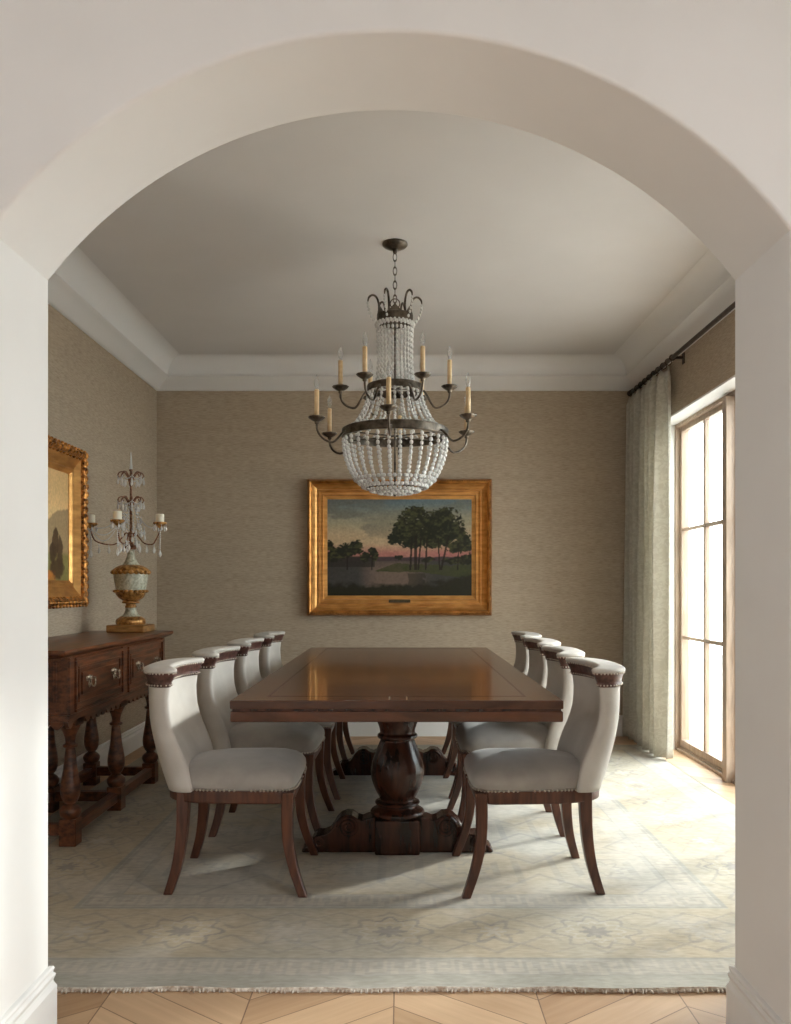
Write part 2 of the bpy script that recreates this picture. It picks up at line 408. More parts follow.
struct(MB().box(-FX-0.2, FX+0.2, FY-0.2, YB+0.2, -0.1, 0).build('floor', M['chevron']))
struct(MB().box(XL-0.15, XR+0.25, YF-0.01, YB+0.15, H, H+0.1).build('ceiling', M['ceiling_paint']))
struct(MB().box(XL-0.15, XR+0.2, YB, YB+0.15, 0, H).build('wall_back', M['grasscloth']))
struct(MB().box(XL-0.15, XL, YF, YB, 0, H).build('wall_left', M['grasscloth']))
mb = MB()
mb.box(XR, XR+0.2, YF, OPN-0.003, 0, H); mb.box(XR, XR+0.2, OPF+0.003, YB, 0, H); mb.box(XR, XR+0.2, OPN-0.003, OPF+0.003, OPH+0.003, H)
struct(mb.build('wall_right', M['grasscloth']))

# arch wall, one solid mesh with rounded arrises
AL, AR, ZS, ZC = -0.936, 0.886, 1.985, 2.437
def arch_wall():
    cx = (AL+AR)/2; hw = (AR-AL)/2; rise = ZC-ZS; R = (hw*hw+rise*rise)/(2*rise); cz = ZC-R
    a0 = math.asin(hw/R); pts = []; nrm = []
    for z in (0.0, 0.5, 1.0, 1.5, ZS-0.06): pts.append((AL, z)); nrm.append((-1, 0))
    N = 64
    arc = [(cx-R*math.sin(a0*(1-2*i/N)), cz+R*math.cos(a0*(1-2*i/N)), a0*(1-2*i/N)) for i in range(N+1)]
    for i, (x, z, a) in enumerate(arc):
        nx, nz = -math.sin(a), math.cos(a)
        if i in (0, N):
            sx = -1 if i == 0 else 1
            bx, bz = nx+sx, nz; L = math.hypot(bx, bz); dt = (bx*nx+bz*nz)/L
            nx, nz = bx/L/dt, bz/L/dt
        pts.append((x, z)); nrm.append((nx, nz))
    for z in (ZS-0.06, 1.5, 1.0, 0.5, 0.0): pts.append((AR, z)); nrm.append((1, 0))
    r = 0.009; mb = MB(); loops = []
    for k in range(6):
        t = PI/2*k/5; loops.append((r-r*math.sin(t), YA+r-r*math.cos(t)))
    for k in range(6):
        t = PI/2*k/5; loops.append((r-r*math.cos(t), YF-r+r*math.sin(t)))
    rings = []
    loops[6:6] = [(0.0, YA+r+0.004)]; loops[7:7] = [(0.0, YF-r-0.004)]
    for off, y in loops: rings.append([(p[0]+n[0]*off, y, p[1]+n[1]*off) for p, n in zip(pts, nrm)])
    for i0, i1 in ((0, 6), (5, 5+N+1), (5+N, len(pts))):      # jamb, arch, jamb: a crisp line at each springing
        mb.loft([rg[i0:i1] for rg in rings], caps=False, smooth=True, closed=False)
    # faces: piers and spandrel
    OX = FX+0.15
    for ring, y in ((rings[0], YA), (rings[-1], YF)):
        vs = list(ring); n = len(ring)
        outer = []
        for p in ring:
            if p[2] < ZS-0.05 and p[0] < 0: outer.append((-OX, y, p[2]))
            elif p[2] < ZS-0.05: outer.append((OX, y, p[2]))
            else: outer.append((p[0], y, FH))
        fs = []
        for i in range(n-1):
            a, b_ = outer[i], outer[i+1]
            if (a[2] == FH) != (b_[2] == FH):
                c = len(vs)+n
                sx = -OX if p is None or ring[i][0] < 0 else OX
                fs.append(('c', i, sx))
            else: fs.append((i, i+1, n+i+1, n+i))
        vs = vs+outer; out = []
        for f in fs:
            if f[0] == 'c':
                vs.append((f[2], y, FH)); k = len(vs)-1; i = f[1]; out.append((i, i+1, n+i+1, k, n+i))
            else: out.append(f)
        mb.add(vs, out, False)
    # top and ends close the solid
    mb.add([(-OX, YA, FH), (OX, YA, FH), (OX, YF, FH), (-OX, YF, FH)], [(0, 1, 2, 3)])
    for sx in (-OX, OX): mb.add([(sx, YA, 0), (sx, YF, 0), (sx, YF, FH), (sx, YA, FH)], [(0, 1, 2, 3)])
    return struct(mb.build('wall_front', M['plaster']))
arch_wall()

# foyer shell around the camera; both side openings are added to let fill light in
struct(MB().box(-FX-0.15, -FX, FY, -0.5, 0, FH).box(-FX-0.15, -FX, 0.1, YA, 0, FH).box(-FX-0.15, -FX, -0.5, 0.1, 0, 0.9).box(-FX-0.15, -FX, -0.5, 0.1, 2.3, FH).build('wall_foyer_left', M['plaster']))
struct(MB().box(-FX-0.15, FX+0.15, FY-0.15, FY, 0, FH).build('wall_foyer_back', M['plaster']))
mb = MB(); mb.box(FX, FX+0.15, FY, -0.8, 0, FH).box(FX, FX+0.15, 0.4, YA, 0, FH).box(FX, FX+0.15, -0.8, 0.4, 0, 0.2).box(FX, FX+0.15, -0.8, 0.4, 2.5, FH)
struct(mb.build('wall_foyer_right', M['plaster']))
struct(MB().box(-FX-0.15, FX+0.15, FY-0.15, YF, FH, FH+0.1).build('ceiling_foyer', M['trim_paint']))

# profiles swept along a straight run: prof = [(out from wall, z)]
def run(prof, p0, p1, nrm, m0=0, m1=0):
    """m0/m1: how far the run is shortened per unit of projection (mitres)"""
    p0 = Vector(p0); p1 = Vector(p1); d = (p1-p0).normalized(); nrm = Vector(nrm); loops = []
    for p, m, s in ((p0, m0, 1), (p1, m1, -1)):
        loops.append([p+nrm*o+d*(s*m*o)+Vector((0,0,z)) for o, z in prof])
    return loops
crown = [(0, 2.727), (0.010, 2.727), (0.022, 2.738), (0.045, 2.760), (0.075, 2.784), (0.105, 2.802), (0.124, 2.810), (0.128, 2.816), (0.126, 2.822), (0.118, 2.825)]
cove = [(0.118+0.130*(1-math.cos(PI/2*k/12)), 2.825+0.122*math.sin(PI/2*k/12)) for k in range(13)]
mb = MB()
for p0, p1, n in (((XL, YF), (XL, YB), (1, 0)), ((XL, YB), (XR, YB), (0, -1)), ((XR, YB), (XR, YF), (-1, 0)), ((XR, YF), (XL, YF), (0, 1))):
    for pr in (crown, cove):
        lp = run(pr, (*p0, 0), (*p1, 0), (*n, 0), 1, 1)
        mb.loft([[lp[0][i], lp[1][i]] for i in range(len(pr))], caps=False, smooth=True, closed=False)
struct(mb.build('trim_1', M['crown_paint']))
base = [(0, 0), (0.015, 0), (0.015, 0.108), (0.010, 0.118), (0.008, 0.126), (0.012, 0.134), (0.013, 0.140), (0.008, 0.146), (0.008, 0.150), (0.011, 0.156), (0.008, 0.162), (0, 0.165)]
def baseboard(name, p0, p1, n, m0=1, m1=1):
    mb = MB(); mb.loft(run(base, (*p0, 0), (*p1, 0), (*n, 0), m0, m1), caps=True, smooth=False)
    return struct(mb.build(name, M['trim_paint']))
baseboard('baseboard_left', (XL, YF), (XL, YB), (1, 0))
baseboard('baseboard_back', (XL, YB), (XR, YB), (0, -1))
baseboard('baseboard_right', (XR, YB), (XR, OPF), (-1, 0), 1, 0)
baseboard('baseboard_arch_left', (AL, YA), (AL, YF), (1, 0), -1, -1)
baseboard('baseboard_arch_right', (AR, YF), (AR, YA), (-1, 0), -1, -1)
baseboard('baseboard_front_left', (-FX, YA), (AL, YA), (0, -1), 0, -1)
baseboard('baseboard_front_right', (AR, YA), (FX, YA), (0, -1), -1, 0)

# white painted reveal of the glazed opening
mb = MB(); XG = XR+0.119
mb.box(XR-0.004, XG, OPN, OPF, OPH-0.012, OPH); mb.box(XR-0.004, XG, OPF-0.012, OPF, 0, OPH-0.012); mb.box(XR-0.004, XG, OPN, OPN+0.012, 0, OPH-0.012)
struct(mb.build('trim_2', M['trim_paint']))

# glazed doors in oak: three leaves
def window_leaf(idx, y0, y1):
    z0, z1 = 0.03, OPH-0.03
    mb = MB(); sw = 0.034; x0, x1 = XG+0.03, XG+0.075
    mb.box(x0, x1, y0, y0+sw, z0, z1).box(x0, x1, y1-sw, y1, z0, z1).box(x0, x1, y0+sw, y1-sw, z0, z0+0.05).box(x0, x1, y0+sw, y1-sw, z1-0.04, z1)
    fr = struct(mb.build('window_%d' % idx, M['window_oak'], bevel=0.004))
    ym = (y0+y1)/2; mb = MB()
    mb.box(x0+0.008, x1-0.008, ym-0.019, ym+0.019, z0+0.05, z1-0.04)
    for z in (0.815, 1.588): mb.box(x0+0.010, x1-0.010, y0+sw, ym-0.019, z-0.013, z+0.013).box(x0+0.010, x1-0.010, ym+0.019, y1-sw, z-0.011, z+0.011)
    mb.build('glazing_bar', M['window_oak'], fr)
    MB().box(x0+0.02, x0+0.024, y0+sw, y1-sw, z0+0.05, z1-0.04).build('pane', M['pane'], fr)
    return fr
posts = [(5.0, 0.075), (3.97, 0.075)]
window_leaf(1, 5.045, 5.972); window_leaf(2, 4.015, 4.955); window_leaf(3, 3.0, 3.925)
mb = MB()     # outer frame, posts and stepped sill track
mb.box(XG, XG+0.10, OPF-0.028, OPF, 0, OPH).box(XG, XG+0.10, OPN, OPN+0.05, 0, OPH).box(XG, XG+0.10, OPN+0.05, OPF-0.05, OPH-0.035, OPH)
mb.box(XG, XG+0.11, OPN+0.05, OPF-0.05, 0.0, 0.02).box(XG+0.02, XG+0.10, OPN+0.05, OPF-0.05, 0.02, 0.032)
for y, w in posts: mb.box(XG-0.035, XG+0.08, y-0.045, y+0.02, 0.0, OPH-0.035).box(XG-0.01, XG+0.09, y+0.02, y+0.045, 0.0, OPH-0.035)
struct(mb.build('window_4', M['window_oak'], bevel=0.004))
# outside
struct(MB().box(XR+0.25, 12, -8, 16, -0.22, -0.12).build('ground', M['terrace']))
struct(MB().box(7.0, 7.25, -8, 16, -0.12, 1.7).build('wall_garden', M['garden_wall']))

# ------------------------------------------------------------------ rug
RX0, RX1, RY0, RY1 = -1.79, 1.787, 2.392, 6.12
def rug():
    Wd, Ln = RX1-RX0, RY1-RY0
    def col(U, V):
        x = U*Wd; y = V*Ln
        ex = np.minimum(x, Wd-x); ey = np.minimum(y, Ln-y); e = np.minimum(ex, ey)
        along = np.where(ey < ex, x, y)
        n1 = fbm(x*2.1, y*2.1, 4, 3); n2 = fbm(x*11, y*14, 3, 9); n3 = fbm(x*40, y*25, 2, 5)
        def mixc(c, d, t): return c*(1-t[..., None])+np.asarray(d)*t[..., None]
        sage = lin((192, 192, 184)); cream = lin((212, 208, 198)); sand = lin((206, 193, 168)); grey = lin((150, 152, 160)); pale = lin((214, 212, 206))
        c = np.zeros(x.shape+(3,))+sage
        def meander(a, w, u0, per):
            # key fret: a runs along, w across (0..1)
            p = (a/per) % 1; q = np.floor(w*5).astype(int); P = np.floor(p*8).astype(int)
            pat = np.array([[1,1,1,1,1,1,0,0],[1,0,0,0,0,1,0,0],[1,0,1,1,0,1,0,1],[1,0,0,1,0,1,0,1],[1,1,1,1,0,1,1,1]])
            return pat[np.clip(q, 0, 4), np.clip(P, 0, 7)].astype(bool)
        g = (e > 0.085) & (e < 0.19)
        fr = meander(along, (e-0.085)/0.105, 0, 0.105) & g
        c = mixc(c, cream, g*0.7); c = mixc(c, grey, fr*0.26*(0.3+n2))
        ln = (np.abs(e-0.085) < 0.005) | (np.abs(e-0.195) < 0.006) | (np.abs(e-0.61) < 0.007) | (np.abs(e-0.735) < 0.006) | (np.abs(e-0.63) < 0.004)
        # main border
        b = (e > 0.20) & (e < 0.60)
        c = mixc(c, sand*0.7+cream*0.3, b*(0.45+0.5*sstep(0.35, 0.65, n1)))
        yb = e-0.40; xa = (along % 0.70)-0.35
        wob = 0.02*(n2-0.5)
        ang = np.arctan2(yb, xa); rr = np.hypot(xa, yb*1.15)+wob
        med = np.abs(rr-(0.125+0.020*np.cos(8*ang))) < 0.008
        med2 = np.abs(rr-(0.085+0.012*np.cos(12*ang))) < 0.006
        core = rr < 0.045+0.014*np.cos(8*ang)
        # angular leafy lattice between the medallions
        zz = np.abs(((along/0.175) % 2)-1)
        lat1 = np.abs(np.abs(yb)-(0.03+0.13*zz)+wob) < 0.0085; lat2 = np.abs(np.abs(yb)-(0.16-0.11*zz)+wob) < 0.006
        xb = ((along+0.35) % 0.70)-0.35; an2 = np.arctan2(yb, xb); r2 = np.hypot(xb, yb)+wob
        ros = np.abs(r2-(0.075+0.022*np.cos(6*an2))) < 0.009; roc = r2 < 0.035+0.015*np.cos(6*an2)
        c = mixc(c, pale, (med2 & b)*0.5)
        c = mixc(c, grey, ((lat1 | lat2) & b & (rr > 0.15))*0.34*(0.35+n2)); c = mixc(c, grey, (med & b)*0.5*(0.4+n2)); c = mixc(c, grey*0.95, (core & b)*0.5)
        c = mixc(c, grey, (ros & b)*0.4*(0.4+n2)); c = mixc(c, pale, (roc & b)*0.6)
        # inner guard
        g2 = (e >= 0.62) & (e < 0.73)
        fr2 = meander(along+0.03, (e-0.62)/0.11, 0, 0.11) & g2
        c = mixc(c, cream, g2*0.8); c = mixc(c, grey, fr2*0.26*(0.3+n2)); c = mixc(c, grey, ln*0.2)
        # field of stepped frets and rosettes
        fld = e >= 0.74
        fx = (x-Wd/2); fy = (y-Ln/2)
        cx_ = np.abs((fx/0.56) % 1-0.5); cy_ = np.abs((fy/0.56) % 1-0.5)
        q = np.maximum(np.floor(cx_*18), np.floor(cy_*18))
        lat = ((q % 3) == 0) & fld & (np.abs(cx_-cy_) > 0.05)
        diam = np.abs((cx_+cy_)-0.62) < 0.02
        rf = np.hypot(cx_, cy_); af = np.arctan2(cy_, cx_); ro = np.abs(rf-(0.12+0.03*np.cos(8*af))) < 0.018
        c = mixc(c, pale, fld*0.55); c = mixc(c, sand, (fld*sstep(0.35, 0.65, n1))*0.65); c = mixc(c, grey, lat*0.30*(0.2+n2)); c = mixc(c, grey, ((diam | ro) & fld)*0.30)
        # wear
        c = mixc(c, pale, sstep(0.45, 0.75, fbm(x*5, y*5, 4, 17))*0.40)
        c = c*(0.965+0.07*vnoise(x*0.7, y*95, 5))[..., None]
        return c*(0.93+0.14*n3[..., None])*np.array([0.785, 0.74, 0.695])
    def pos(U, V):
        x = RX0+U*Wd; edge = 0.003*np.sin(x*7)+0.0015*np.sin(x*29+1)
        y = RY0+V*Ln+edge*(1-V)**8
        lift = 0.004*np.exp(-V*60)*(0.5+0.5*np.sin(x*17)) + 0.003*np.exp(-V*60)
        return x, y, 0.009+lift+0*U
    co, F, c = paint_grid(600, 620, col, pos)
    r = grid_object('rug', co, F, c, M['rug'])
    tag(r, 'large pale faded oriental rug with a sand and grey border under the dining table', 'rug')
    # edge thickness
    mb = MB(); n = 220
    top = [pos(np.array(i/n), np.array(0.0)) for i in range(n+1)]
    lo = [[(float(a), float(b), float(z)), (float(a), float(b)-0.002, float(z)-0.004), (float(a), float(b), 0.0005)] for a, b, z in top]
    mb.loft(lo, caps=False, smooth=True, closed=False)
    mb.box(RX0, RX0+0.004, RY0, RY1, 0.0005, 0.009).box(RX1-0.004, RX1, RY0, RY1, 0.0005, 0.009)
    mb.build('binding', M['fringe'], r)
    mb = MB(); x = RX0+0.01
    while x < RX1-0.01:
        y = RY0+0.003*math.sin((x-RX0)*7)+0.0015*math.sin((x-RX0)*29+1)
        L = random.uniform(0.004, 0.013); sk = random.uniform(-0.006, 0.006)
        mb.tube([(x, y+0.004, 0.009), (x+sk*0.5, y-L*0.6, 0.007), (x+sk, y-L, 0.003)], [0.0022, 0.003, 0.0022], 5)
        x += random.uniform(0.007, 0.02)
    f = mb.build('fringe', M['fringe'], r); f['kind'] = 'stuff'
    return r
rug()
RT = 0.0095   # top of rug

# ------------------------------------------------------------------ dining table
def dining_table():
    cx, cy = -0.016, 4.39; hx, hy = 0.613, 1.36; zt = 0.757
    t = thing('dining_table', 'long mahogany trestle dining table with a glossy inlaid top and two urn pedestals', 'table', (cx, cy, RT))
    z = zt-RT
    top = MB().box(-hx, hx, -hy, hy, z-0.032, z); tb = top.build('tabletop', M['table'], t, bevel=0.004)
    # lighter inlaid stringing
    mb = MB(); e = 0.0006
    for x in (-hx+0.12, hx-0.127): mb.box(x, x+0.007, -hy+0.12, hy-0.12, z, z+e)
    for y in (-hy+0.12, hy-0.127): mb.box(-hx+0.127, hx-0.127, y, y+0.007, z, z+e)
    mb.build('inlay', noisy('inlay_dark', (0.03, 0.01, 0.005, 1), (0.06, 0.02, 0.01, 1), rough=0.25), t)
    for sx in (-0.03, 0.035):
        MB().box(sx, sx+0.005, -hy+0.02, -hy+0.105, z, z+e*2).build('key', M['brass_aged'], t)
    MB().box(-hx+0.008, hx-0.008, -hy+0.008, hy-0.008, z-0.040, z-0.032).build('top_groove', M['mahogany'], t)
    MB().box(-hx+0.001, hx-0.001, -hy+0.001, hy-0.001, z-0.080, z-0.040).build('leaf_slide', M['table'], t, bevel=0.005)
    zu = z-0.080
    for s in (-1, 1):
        y0 = -0.713 if s < 0 else 0.775
        p = MB().box(-0.42, 0.42, y0-0.07, y0+0.07, zu-0.05, zu).build('bearer', M['mahogany'], t, bevel=0.01)
        prof = smooth_curve([(0.10, 0.150), (0.118, 0.160), (0.118, 0.175), (0.095, 0.188), (0.085, 0.198), (0.098, 0.205), (0.098, 0.214), (0.078, 0.222), (0.082, 0.236), (0.100, 0.27),
                (0.114, 0.31), (0.119, 0.35), (0.112, 0.39), (0.098, 0.43), (0.080, 0.475), (0.076, 0.49), (0.088, 0.498), (0.088, 0.51), (0.078, 0.52), (0.082, 0.545), (0.094, 0.575), (0.097, 0.60), (0.105, zu-0.05)], 3)
        MB().lathe(prof, (0, y0, 0), 32).build('urn_column', M['mahogany'], t)
        MB().box(-0.098, 0.098, y0-0.098, y0+0.098, 0, 0.150).build('base_block', M['mahogany'], t, bevel=0.008)
        # scrolled feet
        for sx in (-1, 1):
            pr = [(0.096, 0.155), (0.13, 0.150), (0.155, 0.140), (0.175, 0.146), (0.20, 0.163), (0.225, 0.165), (0.25, 0.155), (0.27, 0.135), (0.285, 0.108), (0.30, 0.088), (0.325, 0.078), (0.355, 0.075), (0.375, 0.058), (0.385, 0.035), (0.41, 0.022), (0.42, 0.008), (0.42, 0.0), (0.096, 0.0)]
            L0 = [(sx*a, y0-0.055, b) for a, b in pr]; L1 = [(sx*a, y0+0.055, b) for a, b in pr]
            if sx < 0: L0.reverse(); L1.reverse()
            ft = MB().loft([L0, L1], smooth=False).build('scroll_foot', M['mahogany'], t, bevel=0.006)
            for yy in (y0-0.057, y0+0.057):
                for (uc, zc, r0, turns) in ((0.215, 0.112, 0.046, 2.2), (0.345, 0.045, 0.026, 1.8)):
                    pts = [(sx*(uc+r0*(1-0.8*k/30)*math.cos(turns*2*PI*k/30)), yy, zc+r0*(1-0.8*k/30)*math.sin(turns*2*PI*k/30)) for k in range(31)]
                    MB().tube(pts, 0.008, 6).build('volute', M['mahogany'], ft)
    MB().box(-0.085, 0.085, -0.61, 0.675, 0.10, 0.15).build('stretcher', M['mahogany'], t, bevel=0.006)
    return t
dining_table()

# ------------------------------------------------------------------ chairs
def outline(a, b, inset=0.0, n=64, z=0.0):
    """seat plan: u forward (+x), v side (+y)"""
    pts = []
    for i in range(n):
        t = 2*PI*i/n; c, s = math.cos(t), math.sin(t)
        e = 2/6.5 if c > 0 else 2/3.0
        u = (a if c > 0 else b)*abs(c)**e*(1 if c > 0 else -1)
        v = abs(s)**(2/6.5 if c > 0 else 2/3.2)*(1 if s > 0 else -1)*(0.232+0.010*u/0.24)
        L = math.hypot(u, v)
        u -= inset*u/0.245; v -= inset*v/0.235
        pts.append((u, v, z))
    return pts

def back_section(z, grow=0.0, th=0.055):
    """closed plan loop of the barrel back at height z"""
    zs = [0.345, 0.405, 0.54, 0.65, 0.76, 0.80, 0.87]
    rear = np.interp(z, [0.345, 0.39, 0.43, 0.48, 0.54, 0.60, 0.66, 0.72, 0.78, 0.81, 0.87], [-0.270, -0.284, -0.298, -0.315, -0.330, -0.342, -0.350, -0.353, -0.355, -0.357, -0.362])
    tip = np.interp(z, [0.345, 0.40, 0.47, 0.52, 0.56, 0.60, 0.64, 0.68, 0.74, 0.79, 0.82, 0.87], [-0.160, -0.163, -0.175, -0.190, -0.208, -0.226, -0.240, -0.247, -0.249, -0.243, -0.236, -0.226])
    hw = np.interp(z, zs, [0.225, 0.232, 0.240, 0.242, 0.243, 0.245, 0.250])
    r = 0.030; N = 28; loop = []
    hc = hw-r; dep = tip-rear-r; cl = []
    for i in range(N+1):            # outer wrap
        a = -PI/2+PI*i/N; sg = -1 if a < 0 else 1
        v = 0.0 if i == N//2 else (hw+grow)*sg*abs(math.sin(a))**0.72
        u = rear-grow+(tip-0.016-rear+grow)*(1-abs(math.cos(a))**0.72)
        loop.append((u, v, z))
    di = float(np.interp(z, [0.40, 0.55, 0.70, 0.87], [0.020, 0.034, 0.050, 0.058])); hi = hw-0.022
    loop.append((tip+grow*0.8-0.004, hw-0.004+grow*0.6, z))
    for i in range(N+1):            # inner face, gently concave between the two wings
        w = 1-2*i/N; v = hi*w
        loop.append((tip+grow*0.8-di*(1-abs(w)**2.6), v, z))
    loop.append((tip+grow*0.8-0.004, -hw+0.004-grow*0.6, z))
    return loop

def chair(name='dining_chair'):
    t = thing(name, '', 'chair')
    A, B = 0.230, 0.292
    rail = MB().loft([outline(A-0.012, B-0.006, 0, 64, 0.345), outline(A-0.012, B-0.006, 0, 64, 0.352), outline(A-0.008, B-0.002, 0, 64, 0.390), outline(A-0.012, B-0.006, 0, 64, 0.393)])
    rail.build('seat_rail', M['chair_wood'], t)
    levels = [(-0.004, 0.392), (0.0, 0.400), (0.004, 0.416), (0.002, 0.434), (-0.008, 0.450), (-0.030, 0.465), (-0.065, 0.478), (-0.115, 0.489), (-0.17, 0.495), (-0.22, 0.497)]
    mb = MB(); loops = []
    for g, z in levels:
        L = outline(A, B-0.022, 0, 64, z); k = 1+g/0.245
        loops.append([(p[0]*k, p[1]*k, z) for p in L])
    mb.loft(loops)
    mb.build('seat', M['velvet'], t)
    # nailheads round the front and sides of the seat rail
    mb = MB(); L = outline(A-0.003, B-0.002, 0, 400, 0.397)
    acc = 0; last = L[0]
    for p in L[1:]+[L[0]]:
        acc += math.dist(p, last); last = p
        if acc > 0.0125 and p[0] > -0.2:
            acc = 0; mb.ell((p[0]*1.022, p[1]*1.022, 0.396), 0.0046, 0.0046, 0.0046, 6, 4)
    mb.build('nailhead_trim', M['nail'], t)['kind'] = 'stuff'
    # barrel back
    zs = [0.388, 0.41, 0.43, 0.46, 0.50, 0.54, 0.58, 0.62, 0.66, 0.70, 0.74, 0.77, 0.785, 0.794]
    MB().loft([back_section(z) for z in zs]).build('backrest', M['linen'], t)
    MB().loft([back_section(0.7860, 0.002), back_section(0.7900, 0.006), back_section(0.7970, 0.007), back_section(0.8020, 0.0035), back_section(0.8090, 0.005), back_section(0.8260, 0.009), back_section(0.8370, 0.013), back_section(0.8410, 0.012)]).build('leather_band', M['leather'], t)
    MB().loft([back_section(0.8390, 0.010), back_section(0.8420, 0.016), back_section(0.8480, 0.0175), back_section(0.8540, 0.014), back_section(0.8580, 0.006), back_section(0.8595, -0.006)]).build('top_roll', M['linen'], t)
    mb = MB()
    for z, g in ((0.838, 0.0135), (0.794, 0.008)):
        L = back_section(z, g); acc = 0
        dense = []
        for i in range(len(L)):
            a, b = Vector(L[i]), Vector(L[(i+1) % len(L)]); k = max(1, int((b-a).length/0.003))
            dense += [a.lerp(b, j/k) for j in range(k)]
        last = dense[0]
        for p in dense[1:]:
            acc += (p-last).length; last = p
            if acc > 0.0125: acc = 0; mb.ell(p, 0.0036, 0.0036, 0.0036, 6, 4)
    mb.build('nailhead_trim', M['nail'], t)['kind'] = 'stuff'
    def leg(path, s0, s1):
        loops = []; pts = smooth_curve(path, 6)
        for i, (u, v, z) in enumerate(pts):
            k = i/(len(pts)-1); h = (s0*(1-k)+s1*k)/2
            loops.append([(u-h, v-h, z), (u+h, v-h, z), (u+h, v+h, z), (u-h, v+h, z)])
        loops = loops[::-1]
        return MB().loft(loops, smooth=False).build('leg', M['chair_wood'], t, bevel=0.004, angle=50)
    for s in (-1, 1):
        leg([(0.202, s*0.218, 0.388), (0.198, s*0.218, 0.30), (0.202, s*0.221, 0.20), (0.224, s*0.230, 0.10), (0.260, s*0.244, 0.0)], 0.046, 0.033)
        leg([(-0.205, s*0.172, 0.388), (-0.205, s*0.178, 0.30), (-0.210, s*0.186, 0.20), (-0.225, s*0.197, 0.10), (-0.254, s*0.210, 0.0)], 0.048, 0.034)
    return t
def copy_thing(root, loc, rz, label, group):
    r = root.copy(); COL.objects.link(r); r.location = loc; r.rotation_euler = (0, 0, rz); r['label'] = label; r['group'] = group
    for ch in root.children:
        c = ch.copy(); COL.objects.link(c); c.parent = r
        for g in ch.children: d = g.copy(); COL.objects.link(d); d.parent = c
    return r
proto = chair()
ROWS = {'left': [(0, 3.350), (0.008, 4.065), (0.022, 4.780), (0.040, 5.522)], 'right': [(0, 3.345), (0.010, 4.080), (0.034, 4.805), (0.048, 5.520)]}
order = ['nearest the archway', 'second from the archway', 'third from the archway', 'nearest the back wall']
first = True
for side, x, rz in (('left', -0.632, 0), ('right', 0.500, PI)):
    g = 'upholstered chairs along the %s side of the table' % side
    for k, (dx, y) in enumerate(ROWS[side]):
        lab = 'barrel-back upholstered dining chair on the %s side of the table, %s' % ('sideboard' if side == 'left' else 'window', order[k])
        ang = rz+math.radians([0.8, -1.0, 0.6, -0.5][k])
        if first:
            proto.location = (x, y, RT); proto.rotation_euler = (0, 0, ang); proto['label'] = lab; proto['group'] = g; first = False
        else: copy_thing(proto, (x+dx, y, RT), ang, lab, g)

